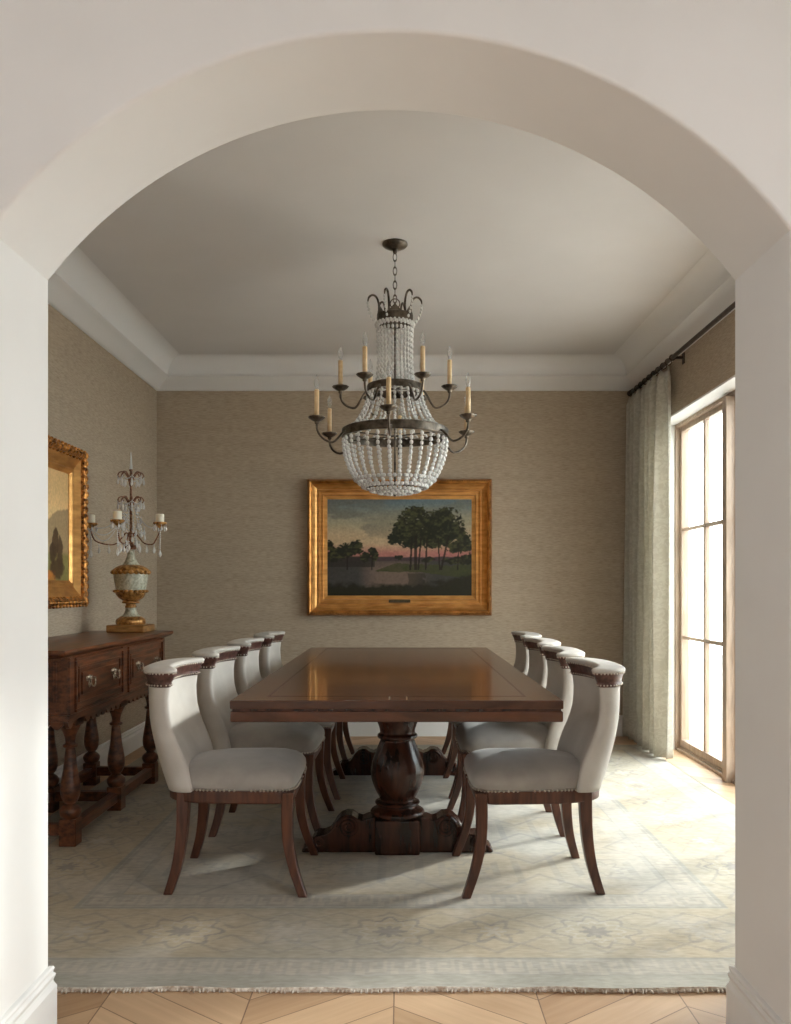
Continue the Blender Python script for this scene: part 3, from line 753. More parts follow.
# ------------------------------------------------------------------ sideboard
def sideboard():
    X1 = -1.45; X0 = XL+0.03; Y0, Y1 = 3.59, 5.03; zt = 0.905
    t = thing('sideboard', 'dark carved oak sideboard with turned legs and paneled drawers against the left wall', 'sideboard', (X0, (Y0+Y1)/2, 0))
    ox, oy = X0, (Y0+Y1)/2
    w = X1-X0; hl = (Y1-Y0)/2; O = M['oak_antique']
    # top with moulded edge
    prof = [(0.0, zt-0.036), (0.006, zt-0.033), (0.022, zt-0.026), (0.032, zt-0.018), (0.035, zt-0.008), (0.032, zt)]
    def rect(o, z, e=0.075): return [(-0.005, -hl-o-e, z), (w+o, -hl-o-e, z), (w+o, hl+o+e, z), (-0.005, hl+o+e, z)]
    MB().loft([rect(o, z) for o, z in prof], smooth=False).build('top', O, t, bevel=0.003)
    zb = 0.60
    MB().box(0, w, -hl, hl, zb, zt-0.036).build('case', O, t, bevel=0.004)
    mb = MB()      # base mouldings and stiles
    mb.box(0, w+0.012, -hl-0.012, hl+0.012, zb-0.012, zb+0.016)
    mb.box(w, w+0.012, -hl, -hl+0.05, zb+0.016, zt-0.04).box(w, w+0.012, hl-0.05, hl, zb+0.016, zt-0.04).box(w, w+0.012, -0.035, 0.035, zb+0.016, zt-0.04)
    for s in (-1,):
        for q in range(5): mb.box(0.03+q*0.012, 0.036+q*0.012, -hl-0.004, -hl, zb+0.03, zt-0.06); mb.box(w-0.10+q*0.012, w-0.094+q*0.012, -hl-0.004, -hl, zb+0.03, zt-0.06)
    mb.build('moulding', O, t, bevel=0.002)
    # scalloped apron: front and ends
    def apron(p0, p1, n, nrm):
        p0 = Vector(p0); p1 = Vector(p1); mbx = MB(); m = n*8; up = []; lo = []
        for i in range(m+1):
            f = i/m; p = p0.lerp(p1, f); up.append((p.x, p.y, zb-0.012)); lo.append((p.x, p.y, zb-0.026-0.024*abs(math.sin(PI*f*n))))
        nx, ny = nrm; b0 = [(a[0]-nx*0.016, a[1]-ny*0.016, a[2]) for a in up]; b1 = [(a[0]-nx*0.016, a[1]-ny*0.016, a[2]) for a in lo]
        loops = [[up[i], lo[i], b1[i], b0[i]] for i in range(m+1)]
        mbx.loft(loops, smooth=False); return mbx
    apron((w-0.003, -hl+0.01, 0), (w-0.003, hl-0.01, 0), 21, (1, 0)).build('apron', O, t)
    apron((0.02, -hl+0.006, 0), (w-0.02, -hl+0.006, 0), 7, (0, -1)).build('apron', O, t)
    # drawers
    for s in (-1, 1):
        yc = s*(hl-0.05+0.035)/2; hy = (hl-0.05-0.035)/2-0.004; zc = (zb+0.016+zt-0.04)/2; hz = (zt-0.04-zb-0.016)/2-0.004
        dr = MB().box(w, w+0.010, yc-hy, yc+hy, zc-hz, zc+hz).build('drawer', O, t, bevel=0.003)
        mb = MB()
        def ring(a0, a1, x0, x1):
            for (ya, yb_, za, zb_) in ((yc-hy+a0, yc+hy-a0, zc+hz-a1, zc+hz-a0), (yc-hy+a0, yc+hy-a0, zc-hz+a0, zc-hz+a1), (yc-hy+a0, yc-hy+a1, zc-hz+a1, zc+hz-a1), (yc+hy-a1, yc+hy-a0, zc-hz+a1, zc+hz-a1)):
                mb.box(x0, x1, ya, yb_, za, zb_)
        ring(0.0, 0.014, w+0.010, w+0.020); ring(0.04, 0.05, w+0.010, w+0.016)
        mb.box(w+0.010, w+0.017, yc-hy+0.075, yc+hy-0.075, zc-hz+0.07, zc+hz-0.07)
        mb.build('panel_moulding', O, dr, bevel=0.002)
        for q in (-1, 1):
            hyc = yc+q*hy*0.52; mb = MB(); x = w+0.019; zc2 = zc+0.005
            mb.ell((x, hyc, zc2+0.005), 0.004, 0.018, 0.024, 10, 6); mb.ell((x, hyc-0.026, zc2+0.012), 0.004, 0.014, 0.012); mb.ell((x, hyc+0.026, zc2+0.012), 0.004, 0.014, 0.012); mb.ell((x, hyc, zc2-0.018), 0.004, 0.010, 0.014)
            pts = [(x+0.016+0.006*math.sin(PI*k/12), hyc+0.030*math.cos(PI*k/12), zc2+0.008-0.034*math.sin(PI*k/12)**0.7) for k in range(13)]
            mb.tube(pts, 0.0035, 6)
            for e in (-1, 1): mb.ell((x+0.01, hyc+e*0.030, zc2+0.010), 0.012, 0.006, 0.006)
            mb.build('drawer_pull', M['pull_metal'], dr)
    # legs
    sq = 0.038; xs = (0.055, w-0.045); ys = (3.735-oy, 4.335-oy, 4.925-oy)
    prof = smooth_curve([(0.036, 0.130), (0.046, 0.150), (0.047, 0.170), (0.034, 0.186), (0.022, 0.196), (0.030, 0.206), (0.040, 0.23), (0.044, 0.262), (0.040, 0.30), (0.030, 0.36), (0.023, 0.43), (0.021, 0.448), (0.032, 0.454), (0.032, 0.464), (0.022, 0.47), (0.022, 0.485), (0.028, 0.51), (0.040, 0.535), (0.047, 0.552)], 3)
    for x in xs:
        for y in ys:
            mb = MB(); mb.lathe(prof, (x, y, 0), 20)
            mb.box(x-sq, x+sq, y-sq, y+sq, 0.0 if x < w/2 else RT+0.0005, 0.132).box(x-sq-0.004, x+sq+0.004, y-sq-0.004, y+sq+0.004, 0.548, zb-0.012)
            mb.build('leg', O, t, bevel=0.004, angle=60)
    for x in xs:
        for y0, y1 in ((ys[0]+sq, ys[1]-sq), (ys[1]+sq, ys[2]-sq)):
            MB().box(x-0.022, x+0.022, y0, y1, 0.055, 0.105).build('stretcher', O, t, bevel=0.004)
    for y in ys: MB().box(xs[0]+sq, xs[1]-sq, y-0.022, y+0.022, 0.055, 0.105).build('stretcher', O, t, bevel=0.004)
    return t
sideboard()

# ------------------------------------------------------------------ urn candelabra on the sideboard
def drop(mb, c, s=1.0, n=6):
    """pendalogue: small bead then tear"""
    x, y, z = c; mb.ell((x, y, z-0.004*s), 0.004*s, 0.004*s, 0.004*s, n, 4)
    mb.lathe([(0.0005, -0.009*s), (0.003*s, -0.015*s), (0.008*s, -0.030*s), (0.0075*s, -0.038*s), (0.0005, -0.048*s)], (x, y, z), n, smooth=False)
def chain_pts(a, b, sag, n):
    return [(a[0]+(b[0]-a[0])*t, a[1]+(b[1]-a[1])*t, a[2]+(b[2]-a[2])*t-sag*4*t*(1-t)) for t in [i/n for i in range(n+1)]]
drop_me = {}
def drop_obj(parent, c, s=1.0, name='crystal_drop'):
    if 'm' not in drop_me:
        mb = MB(); drop(mb, (0, 0, 0), 1.0, 6); o = mb.build(name, M['crystal_clear']); drop_me['m'] = o.data
    else: o = bpy.data.objects.new(name, drop_me['m']); COL.objects.link(o)
    o.parent = parent; o.location = c; o.scale = (s, s, s); return o
def bead_chain(parent, pts, r):
    mb = MB()
    for p in pts: mb.ell(p, r, r, r*1.1, 6, 4)
    return mb.build('bead_chain', M['crystal_clear'], parent)
def candelabra():
    t = thing('urn_candelabra', 'gilt and celadon urn candelabra hung with crystals, standing on the sideboard', 'candelabra', (-1.638, 5.01, 0.905))
    Z = lambda z: z-0.905
    MB().box(-0.112, 0.112, -0.112, 0.112, 0, 0.044).build('plinth', M['gilt_plain'], t, bevel=0.006)
    flute = lambda a, z: 0.05*math.cos(18*a)
    MB().lathe(smooth_curve([(0.082, 0.044), (0.086, 0.058), (0.082, 0.075), (0.066, 0.088), (0.058, 0.093)], 3), n=48, wob=lambda a, z: 0.03*math.cos(16*a)).build('foot', M['gilt_wood'], t)
    MB().lathe(smooth_curve([(0.056, 0.093), (0.042, 0.105), (0.033, 0.125), (0.031, 0.14), (0.034, 0.146)], 3), n=36, wob=flute).build('foot_neck', M['celadon'], t)
    MB().lathe(smooth_curve([(0.033, 0.146), (0.034, 0.155), (0.030, 0.162), (0.031, 0.170), (0.050, 0.173), (0.052, 0.180), (0.044, 0.187), (0.046, 0.190), (0.070, 0.205), (0.084, 0.225), (0.088, 0.240), (0.090, 0.246), (0.086, 0.249)], 3), n=72, wob=lambda a, z: 0.02*math.cos(24*a) if z > 0.19 else 0).build('gilt_cup', M['gilt_wood'], t)
    MB().lathe(smooth_curve([(0.084, 0.247), (0.092, 0.28), (0.099, 0.32), (0.101, 0.352)], 4), n=36).build('urn_body', M['celadon'], t)
    MB().lathe(smooth_curve([(0.100, 0.350), (0.106, 0.356), (0.105, 0.370), (0.094, 0.384), (0.075, 0.396), (0.052, 0.405)], 3), n=72, wob=lambda a, z: 0.035*math.cos(20*a)).build('gilt_shoulder', M['gilt_wood'], t)
    for R_, z_, h_ in ((0.090, 0.245, 0.010), (0.103, 0.360, 0.014)):
        mb = MB()
        for i in range(20): a = 2*PI*i/20; mb.ell((R_*math.cos(a), R_*math.sin(a), z_), 0.016, 0.016, h_, 6, 4)
        mb.build('leaf_border', M['gilt_wood'], t)
    MB().lathe(smooth_curve([(0.053, 0.403), (0.040, 0.42), (0.026, 0.45), (0.021, 0.48), (0.022, 0.50)], 4), n=28).build('urn_neck', M['celadon'], t)
    MB().lathe([(0.022, 0.498), (0.034, 0.505), (0.036, 0.515), (0.030, 0.522), (0.018, 0.528), (0.012, 0.545), (0.012, 0.575), (0.022, 0.580), (0.020, 0.59), (0.007, 0.60), (0.006, 0.97), (0.010, 0.975), (0.013, 0.982), (0.005, 0.985)], n=20).build('stem', M['rust_iron'], t)
    MB().lathe([(0.011, 0.985), (0.010, 0.995), (0.008, 1.02), (0.003, 1.085), (0.0005, 1.09)], n=6, smooth=False).build('crystal_spire', M['crystal_clear'], t)
    # leafy crowns with drops
    for zc, R, nn in ((0.935, 0.075, 8), (0.785, 0.075, 8)):
        mb = MB()
        mb.lathe([(0.003, zc-0.06), (0.010, zc-0.045), (0.018, zc-0.01), (0.022, zc+0.01), (0.015, zc+0.012)], n=10)
        for i in range(nn):
            a = 2*PI*(i+0.5)/nn; ca, sa = math.cos(a), math.sin(a)
            pts = [(ca*r, sa*r, z) for r, z in smooth_curve([(0.006, zc-0.05), (0.018, zc+0.0), (0.040, zc+0.03), (R-0.01, zc+0.028), (R, zc+0.008), (R-0.010, zc)], 4)]
            mb.tube(pts, [0.0045]*6+[0.0038]*(len(pts)-6), 5)
        cr_ = mb.build('leaf_crown', M['rust_iron'], t)
        for i in range(nn):
            a = 2*PI*(i+0.5)/nn; ca, sa = math.cos(a), math.sin(a); a1 = 2*PI*(i+1.5)/nn
            for k in range(2): drop_obj(cr_, (ca*(R-0.028*k), sa*(R-0.028*k), zc+0.004-0.012*k), 1.05)
            bead_chain(cr_, chain_pts((R*ca, R*sa, zc+0.006), (R*math.cos(a1), R*math.sin(a1), zc+0.006), 0.02, 7), 0.0042)
    # arms with candle cups
    arms = [(math.radians(178), 0.246), (math.radians(269), 0.225), (math.radians(-12), 0.192)]
    tips = []
    for a, R in arms:
        ca, sa = math.cos(a), math.sin(a)
        pts = [(ca*r, sa*r, z) for r, z in smooth_curve([(0.010, 0.585), (0.03, 0.60), (0.05, 0.575), (0.09, 0.535), (0.14, 0.528), (R-0.03, 0.55), (R-0.003, 0.60), (R, 0.632)], 5)]
        arm = MB().tube(pts, 0.0042, 6).build('arm', M['rust_iron'], t)
        mb = MB(); mb.lathe([(0.006, 0.625), (0.014, 0.632), (0.020, 0.640), (0.036, 0.646), (0.041, 0.653), (0.040, 0.660), (0.030, 0.660), (0.0005, 0.659)], (ca*R, sa*R, 0), 24)
        mb.build('candle_cup', M['gilt_wood'], arm)
        tips.append((ca*R, sa*R, 0.66))
        for k in range(6):
            b = 2*PI*k/6; drop_obj(arm, (ca*R+0.036*math.cos(b), sa*R+0.036*math.sin(b), 0.648), 0.9)
        bead_chain(arm, [(ca*R, sa*R, 0.612-0.012*k) for k in range(9)], 0.0055)
        drop_obj(arm, (ca*R, sa*R, 0.51), 1.3)
        for f in (0.3, 0.55, 0.8): drop_obj(arm, (ca*R*f, sa*R*f, 0.53), 1.2)
        bead_chain(arm, chain_pts((ca*0.02, sa*0.02, 0.76), (ca*(R-0.02), sa*(R-0.02), 0.635), 0.05, 26), 0.0042)
    for sg in (0.05, 0.085):
        a, b = tips[0], tips[1]; bead_chain(t, chain_pts((a[0], a[1], 0.63), (b[0], b[1], 0.63), sg, 34), 0.0034)
    rnd = random.Random(4)
    for k in range(34):
        a = 2*PI*k/34*3.3; r = rnd.uniform(0.03, 0.085); z = rnd.uniform(0.53, 0.72)
        drop_obj(t, (r*math.cos(a), r*math.sin(a), z), rnd.uniform(0.9, 1.45))
    for k in range(12):
        a = 2*PI*k/12; bead_chain(t, [(0.07*math.cos(a)*(1-q*0.06), 0.07*math.sin(a)*(1-q*0.06), 0.60+q*0.019) for q in range(10)], 0.0048)
    labs = ['short ivory pillar candle on the leftmost candelabra arm', 'short ivory pillar candle on the middle candelabra arm', 'short ivory pillar candle on the right candelabra arm']
    for (x, y, z), lab in zip(tips, labs):
        o = MB().lathe([(0.0235, 0), (0.0245, 0.003), (0.0245, 0.047), (0.022, 0.050), (0.010, 0.048), (0.0005, 0.047)], n=24).build('candle', M['wax'], loc=(-1.638+x, 5.01+y, 0.905+z))
        tag(o, lab, 'candle', 'pillar candles on the urn candelabra')
        MB().tube([(0, 0, 0.045), (0.0005, 0, 0.050), (0.002, 0, 0.056)], 0.001, 5).build('wick', M['plate'], o)
    return t
candelabra()

# ------------------------------------------------------------------ framed paintings
def ring_profile(mbx, w, h, prof, carve=None, n_seg=1):
    """rectangular frame in the xz plane facing -y; prof = [(inset from outer edge, projection)]"""
    def loop(o, p):
        return [(-w/2+o, -p, -h/2+o), (w/2-o, -p, -h/2+o), (w/2-o, -p, h/2-o), (-w/2+o, -p, h/2-o)]
    mbx.loft([loop(o, p) for o, p in prof], caps=False, smooth=False)
def landscape(U, V):
    n1 = fbm(U*5, V*7, 5, 1); n2 = fbm(U*22, V*20, 4, 8); n3 = fbm(U*60, V*50, 3, 13)
    def mixc(c, d, t): return c*(1-t[..., None])+np.asarray(d)*t[..., None]
    c = np.zeros(U.shape+(3,))+lin((104, 120, 124))
    c = mixc(c, lin((176, 164, 132)), sstep(0.98, 0.75, V)*(0.6+0.3*n1)); c = mixc(c, lin((204, 172, 134)), sstep(0.78, 0.58, V)*(0.6+0.4*n1)); c = mixc(c, lin((176, 108, 104)), sstep(0.56, 0.42, V)*(0.6+0.5*n1))
    cl = sstep(0.5, 0.62, fbm(U*3+1, V*6, 5, 22))*sstep(0.45, 0.7, V)
    c = mixc(c, lin((92, 96, 96)), cl*0.6*sstep(0.55, 0.1, U)); c = mixc(c, lin((120, 116, 100)), cl*0.4)
    hz = 0.36
    # far trees
    c = mixc(c, lin((74, 58, 62)), sstep(0.005, -0.01, V-(hz+0.035+0.02*fbm(U*14, V*0, 3, 4))))
    # water and banks
    wat = sstep(0.005, -0.005, V-hz)
    wc = mixc(np.zeros(U.shape+(3,))+lin((66, 62, 60)), lin((128, 106, 92)), sstep(0.25, 0.05, np.abs(V-0.20)/1.0)*sstep(0.2, 0.35, U)*sstep(0.75, 0.5, U)*0.8)
    c = c*(1-wat[..., None])+wc*wat[..., None]
    bank = (V < hz-0.045+0.02*np.sin(U*6)+0.05*n2*sstep(0.3, 0.6, U)) & (V > 0.235-0.06*np.clip(U-0.62, 0, 1)*3+0.025*n2) & (U > 0.33+0.3*np.abs(V-0.26)*6)
    c = mixc(c, lin((66, 68, 36)), bank*(0.55+0.6*n2))
    near = sstep(0.03, -0.03, V-(0.10+0.07*np.abs(U-0.4)+0.09*(n2-0.4)+0.06*sstep(0.7, 1, U)))
    c = mixc(c, lin((38, 36, 22)), near); 
    mid = (V > hz-0.06) & (V < hz+0.05) & (U < 0.33)
    c = mixc(c, lin((46, 42, 36)), mid*0.8)
    def crown(cx, cy, rx, ry, sd):
        d = ((U-cx)/rx)**2+((V-cy)/ry)**2; return sstep(1.12, 0.72, d+1.5*(fbm(U*16, V*14, 3, sd)-0.5)+1.5*(fbm(U*62, V*52, 3, sd+7)-0.5))
    leaf = np.zeros(U.shape+(3,))+lin((34, 36, 24)); leaf = mixc(leaf, lin((74, 72, 42)), sstep(0.42, 0.75, n3*0.5+n2*0.5))
    for cx, cy, rx, ry in ((0.60, 0.80, 0.10, 0.12), (0.53, 0.66, 0.10, 0.13), (0.63, 0.66, 0.14, 0.14), (0.80, 0.78, 0.12, 0.13), (0.86, 0.66, 0.11, 0.15), (0.76, 0.62, 0.09, 0.14), (0.47, 0.60, 0.05, 0.07), (0.71, 0.74, 0.05, 0.10), (0.97, 0.55, 0.05, 0.10), (0.90, 0.50, 0.09, 0.07), (0.58, 0.54, 0.07, 0.06),
                           (0.13, 0.47, 0.06, 0.08), (0.19, 0.50, 0.055, 0.08), (0.06, 0.43, 0.07, 0.07), (0.32, 0.44, 0.035, 0.07), (0.27, 0.40, 0.04, 0.05), (0.50, 0.40, 0.03, 0.03), (0.70, 0.37, 0.06, 0.035), (0.95, 0.38, 0.08, 0.05), (0.85, 0.36, 0.06, 0.03), (0.02, 0.52, 0.03, 0.06)):
        k = crown(cx, cy, rx, ry, int(cx*100)); c = c*(1-k[..., None])+leaf*k[..., None]
    for x0, lean, w, top in ((0.90, 0.01, 0.004, 0.5), (0.575, 0.01, 0.007, 0.6), (0.61, 0.0, 0.009, 0.62), (0.63, 0.02, 0.006, 0.6), (0.68, 0.01, 0.006, 0.6), (0.79, 0.05, 0.007, 0.62), (0.775, -0.01, 0.005, 0.6), (0.14, 0.0, 0.004, 0.42), (0.31, 0.01, 0.004, 0.42)):
        k = (np.abs(U-(x0+lean*(V-0.3)*3)) < w) & (V > 0.27) & (V < top); c = mixc(c, lin((34, 28, 20)), k*0.9)
    # reflections
    k = (V < 0.235) & (V > 0.06) & (np.abs(U-0.61) < 0.05*(0.6+n2)); c = mixc(c, lin((40, 36, 26)), k*0.6)
    return c*(0.85+0.3*n3[..., None])*0.95
def misty(U, V):
    n1 = fbm(U*4, V*4, 5, 31); n2 = fbm(U*18, V*16, 4, 38)
    def mixc(c, d, t): return c*(1-t[..., None])+np.asarray(d)*t[..., None]
    c = np.zeros(U.shape+(3,))+lin((204, 168, 118))
    c = mixc(c, lin((218, 180, 128)), sstep(0.9, 0.5, V)); c = mixc(c, lin((176, 150, 104)), n1*0.6*sstep(0.5, 0.9, V))
    mt = 0.30+0.36*sstep(0.35, 0.9, U)+0.05*(n2-0.5)
    c = mixc(c, lin((142, 122, 92)), sstep(0.01, -0.02, V-mt)*0.9)
    c = mixc(c, lin((120, 112, 66)), sstep(0.01, -0.04, V-0.24-0.04*n1)); c = mixc(c, lin((176, 104, 42)), ((V < 0.10) & (U < 0.8))*0.7*(0.5+n2))
    for cx, cy, rx, ry in ((0.80, 0.33, 0.05, 0.16), (0.86, 0.26, 0.05, 0.16), (0.76, 0.24, 0.05, 0.10), (0.82, 0.12, 0.10, 0.10), (0.30, 0.30, 0.10, 0.14)):
        k = sstep(1.2, 0.7, ((U-cx)/rx)**2+((V-cy)/ry)**2+(n2-0.5)*1.5); c = mixc(c, lin((62, 44, 30)), k*0.92)
    return np.clip(c*1.45, 0, 0.9)
def framed(name, w, h, fw, art, mats, label, loc, rz, carved, depth):
    t = thing(name, label, 'painting', loc, rz)
    mb = MB()
    if carved:
        prof_o = [(0, 0), (0.0, depth*0.35), (0.012, depth*0.75), (0.03, depth*0.95), (0.048, depth*0.8), (0.052, depth*0.55)]
        prof_i = [(0.052, depth*0.55), (0.058, depth*0.60), (0.115, depth*0.30), (0.122, depth*0.36), (0.134, depth*0.36), (fw, depth*0.18), (fw, depth*0.08)]
    else:
        prof_o = [(0, 0), (0.0, depth*0.5), (0.008, depth*0.75), (0.022, depth), (0.034, depth*0.93), (0.040, depth*0.75)]
        prof_i = [(0.040, depth*0.75), (0.060, depth*0.50), (0.078, depth*0.40), (0.084, depth*0.52), (0.092, depth*0.52), (0.098, depth*0.36), (0.112, depth*0.33), (0.116, depth*0.42), (0.124, depth*0.42), (0.128, depth*0.22), (fw, depth*0.15), (fw, depth*0.05)]
    ring_profile(mb, w, h, prof_o); fr = mb.build('outer_frame', mats[0], t)
    mb = MB(); ring_profile(mb, w, h, prof_i); mb.build('inner_frame', mats[1], t)
    # carved leaf ornament around the rim
    mb = MB(); step = 0.045 if carved else 0.019; rr = random.Random(3)
    def orn(x, z, dx, dz):
        if carved:
            mb.ell((x+rr.uniform(-0.004, 0.004), -depth*0.80, z), 0.014+0.010*abs(dx), 0.020, 0.014+0.010*abs(dz), 8, 5)
            mb.ell((x+dz*0.018, -depth*0.55, z+dx*0.018), 0.017, 0.020, 0.017, 7, 4)
            mb.ell((x-dz*0.02+dx*0.012, -depth*0.78, z-dx*0.02+dz*0.012), 0.011, 0.013, 0.011, 6, 4)
        else: mb.ell((x, -depth*0.93, z), 0.006+0.0035*abs(dx), 0.005, 0.006+0.0035*abs(dz), 6, 4)
    o = 0.026 if carved else 0.022
    nx = int((w-2*o)/step); nz = int((h-2*o)/step)
    for i in range(nx+1):
        x = -w/2+o+(w-2*o)*i/nx; orn(x, -h/2+o, 1, 0); orn(x, h/2-o, -1, 0)
    for i in range(nz+1):
        z = -h/2+o+(h-2*o)*i/nz; orn(-w/2+o, z, 0, -1); orn(w/2-o, z, 0, 1)
    mb.build('carved_ornament', mats[2], t)
    iw, ih = w-2*fw, h-2*fw
    co, F, c = paint_grid(300, 200, art, lambda U, V: ((U-0.5)*(iw+0.01), -depth*0.12+0*U, (V-0.5)*(ih+0.01)))
    grid_object('canvas', co, F, c, M['oil'], t)
    MB().box(-w/2+0.01, w/2-0.01, -0.004, 0.0, -h/2+0.01, h/2-0.01).build('backing', M['plate'], t)
    return t
pf = framed('framed_painting', 1.448, 1.070, 0.155, landscape, (M['gold'], M['gold_flat'], M['gold_carved']),
       'gold framed landscape painting of dusky trees beside water, centred on the back wall', (-0.0115, YB-0.001, 1.490), 0, False, 0.085)
MB().box(-0.085, 0.085, -0.040, -0.022, -0.535+0.100, -0.535+0.125).build('nameplate', M['plate'], pf, bevel=0.002)
# left wall: faces +X
framed('framed_painting', 1.20, 0.915, 0.150, misty, (M['gold_carved'], M['gold_flat'], M['gold_carved']),
       'ornately carved gold frame with a hazy golden landscape, on the left wall', (XL+0.001, 4.318, 1.520), PI/2, True, 0.075)

# ------------------------------------------------------------------ chandelier
def chandelier():
    cx, cy = -0.031, 4.27
    t = thing('chandelier', 'crystal beaded basket chandelier with two tiers of candle lights hanging over the table', 'chandelier', (cx, cy, H))
    Z = lambda z: z-H
    I = M['iron']; C = M['crystal']
    MB().lathe([(0.066, 0), (0.066, -0.008), (0.058, -0.016), (0.030, -0.030), (0.012, -0.036), (0.010, -0.050), (0.0005, -0.052)], n=32).build('canopy', I, t)
    # chain
    mb = MB(); z = -0.052; k = 0; Lk = 0.036
    while z > Z(2.655):
        mb.torus((0, 0, z-Lk/2), 0.012, 0.0028, 14, 6, 'x' if k % 2 else 'y'); 
        # lengthen the link
        base_i = len(mb.v)-14*6
        for i in range(base_i, len(mb.v)):
            v = mb.v[i]; dz = v[2]-(z-Lk/2); mb.v[i] = (v[0]*0.8, v[1]*0.8, z-Lk/2+dz*1.75)
        z -= Lk; k += 1
    mb.torus((0, 0, Z(2.640)), 0.025, 0.003, 18, 6, 'y')
    mb.build('chain', I, t)
    MB().tube([(0, 0, Z(2.62)), (0, 0, Z(1.66))], 0.005, 8).build('centre_rod', I, t)
    # crown band with six curled hooks
    ZC = lambda z: Z(z-0.022)
    mb = MB(); mb.lathe([(0.093, ZC(2.562)), (0.094, ZC(2.600)), (0.086, ZC(2.604)), (0.086, ZC(2.566)), (0.093, ZC(2.562))], n=36, smooth=False, caps=False)
    for i in range(6):
        a = 2*PI*(i+0.5)/6; mb.add([(0.094*math.cos(a-0.35), 0.094*math.sin(a-0.35), ZC(2.60)), (0.094*math.cos(a+0.35), 0.094*math.sin(a+0.35), ZC(2.60)), (0.090*math.cos(a), 0.090*math.sin(a), ZC(2.635)),
            (0.088*math.cos(a-0.35), 0.088*math.sin(a-0.35), ZC(2.60)), (0.088*math.cos(a+0.35), 0.088*math.sin(a+0.35), ZC(2.60)), (0.085*math.cos(a), 0.085*math.sin(a), ZC(2.635))], [(0, 1, 2), (5, 4, 3), (0, 2, 5, 3), (2, 1, 4, 5), (1, 0, 3, 4)])
    for i in range(3):
        a = PI*i/3; mb.tube([(0.09*math.cos(a), 0.09*math.sin(a), ZC(2.59)), (0, 0, ZC(2.615)), (-0.09*math.cos(a), -0.09*math.sin(a), ZC(2.59))], 0.003, 6)
    mb.build('crown_band', I, t)
    for i in range(6):
        a = 2*PI*i/6+0.15; ca, sa = math.cos(a), math.sin(a)
        pts = [(ca*r, sa*r, Z(z-0.012)) for r, z in smooth_curve([(0.090, 2.570), (0.083, 2.61), (0.085, 2.65), (0.098, 2.682), (0.118, 2.690), (0.136, 2.676), (0.141, 2.655)], 5)]
        hk = MB().tube(pts, [0.0058]*(len(pts)-6)+[0.0055, 0.005, 0.0045, 0.004, 0.0035, 0.003], 7).build('hook', I, t)
        md = MB()
        for q in range(6): md.ell((ca*(0.141-q*q*0.0012), sa*(0.141-q*q*0.0012), Z(2.636-q*0.017)), 0.0068, 0.0068, 0.009, 6, 4)
        md.build('bead_chain', C, hk)
    def strand(pts, rx, rz, name='bead_strand', step=None):
        """beads evenly spaced along a polyline"""
        mb = MB(); P = [Vector(p) for p in pts]; tot = sum((P[i+1]-P[i]).length for i in range(len(P)-1)); st = step or rz*2.02
        n = max(1, round(tot/st)); tgt = [tot*(k+0.5)/n for k in range(n)]; acc = 0; i = 0
        for d in tgt:
            while i < len(P)-2 and acc+(P[i+1]-P[i]).length < d: acc += (P[i+1]-P[i]).length; i += 1
            seg = P[i+1]-P[i]; f = (d-acc)/max(seg.length, 1e-6); p = P[i]+seg*f
            # bead aligned with the strand
            q = seg.normalized().to_track_quat('Z', 'Y')
            o = len(mb.v); mb.ell((0, 0, 0), rx, rx, rz, 6, 4)
            for j in range(o, len(mb.v)): mb.v[j] = tuple(p+q@Vector(mb.v[j]))
        return mb.build(name, C, t)
    def arc3(fn, a): return [(r*math.cos(a), r*math.sin(a), Z(z)) for r, z in fn]
    # column of strands
    N = 26
    colp = smooth_curve([(0.092, 2.538), (0.090, 2.48), (0.088, 2.40), (0.089, 2.32), (0.095, 2.25), (0.104, 2.215)], 4)
    for i in range(N): strand(arc3(colp, 2*PI*i/N), 0.0085, 0.012, step=0.027)
    mb = MB()
    for zz, r in ((2.530, 0.097),):
        for i in range(28): a = 2*PI*i/28; mb.ell((r*math.cos(a), r*math.sin(a), Z(zz)), 0.009, 0.009, 0.012, 6, 4)
    mb.build('bead_collar', C, t)
    # upper ring
    mb = MB(); mb.lathe([(0.143, Z(2.182)), (0.146, Z(2.186)), (0.146, Z(2.212)), (0.143, Z(2.217)), (0.136, Z(2.217)), (0.136, Z(2.182)), (0.143, Z(2.182))], n=64, smooth=False, caps=False)
    for i in range(3):
        a = PI*i/3+0.3; mb.tube([(0.137*math.cos(a), 0.137*math.sin(a), Z(2.20)), (-0.137*math.cos(a), -0.137*math.sin(a), Z(2.20))], 0.003, 6)
    mb.build('upper_ring', I, t)
    # skirt strands
    N = 26; sk = smooth_curve([(0.136, 2.185), (0.152, 2.12), (0.180, 2.06), (0.215, 2.012), (0.262, 1.985)], 4)
    for i in range(N): strand(arc3(sk, 2*PI*(i+0.5)/N), 0.0085, 0.0125, step=0.0255)
    # main ring
    mb = MB(); mb.lathe([(0.272, Z(1.944)), (0.276, Z(1.948)), (0.276, Z(1.984)), (0.272, Z(1.989)), (0.264, Z(1.989)), (0.264, Z(1.944)), (0.272, Z(1.944))], n=96, smooth=False, caps=False)
    for i in range(3):
        a = PI*i/3+0.52; mb.tube([(0.265*math.cos(a), 0.265*math.sin(a), Z(1.955)), (-0.265*math.cos(a), -0.265*math.sin(a), Z(1.955))], 0.004, 6)
    mb.build('main_ring', I, t)
    # basket
    N = 30; bk = smooth_curve([(0.268, 1.940), (0.266, 1.89), (0.253, 1.83), (0.226, 1.765), (0.188, 1.712), (0.155, 1.690)], 4)
    for i in range(N): strand(arc3(bk, 2*PI*i/N), 0.0105, 0.0125, step=0.0245)
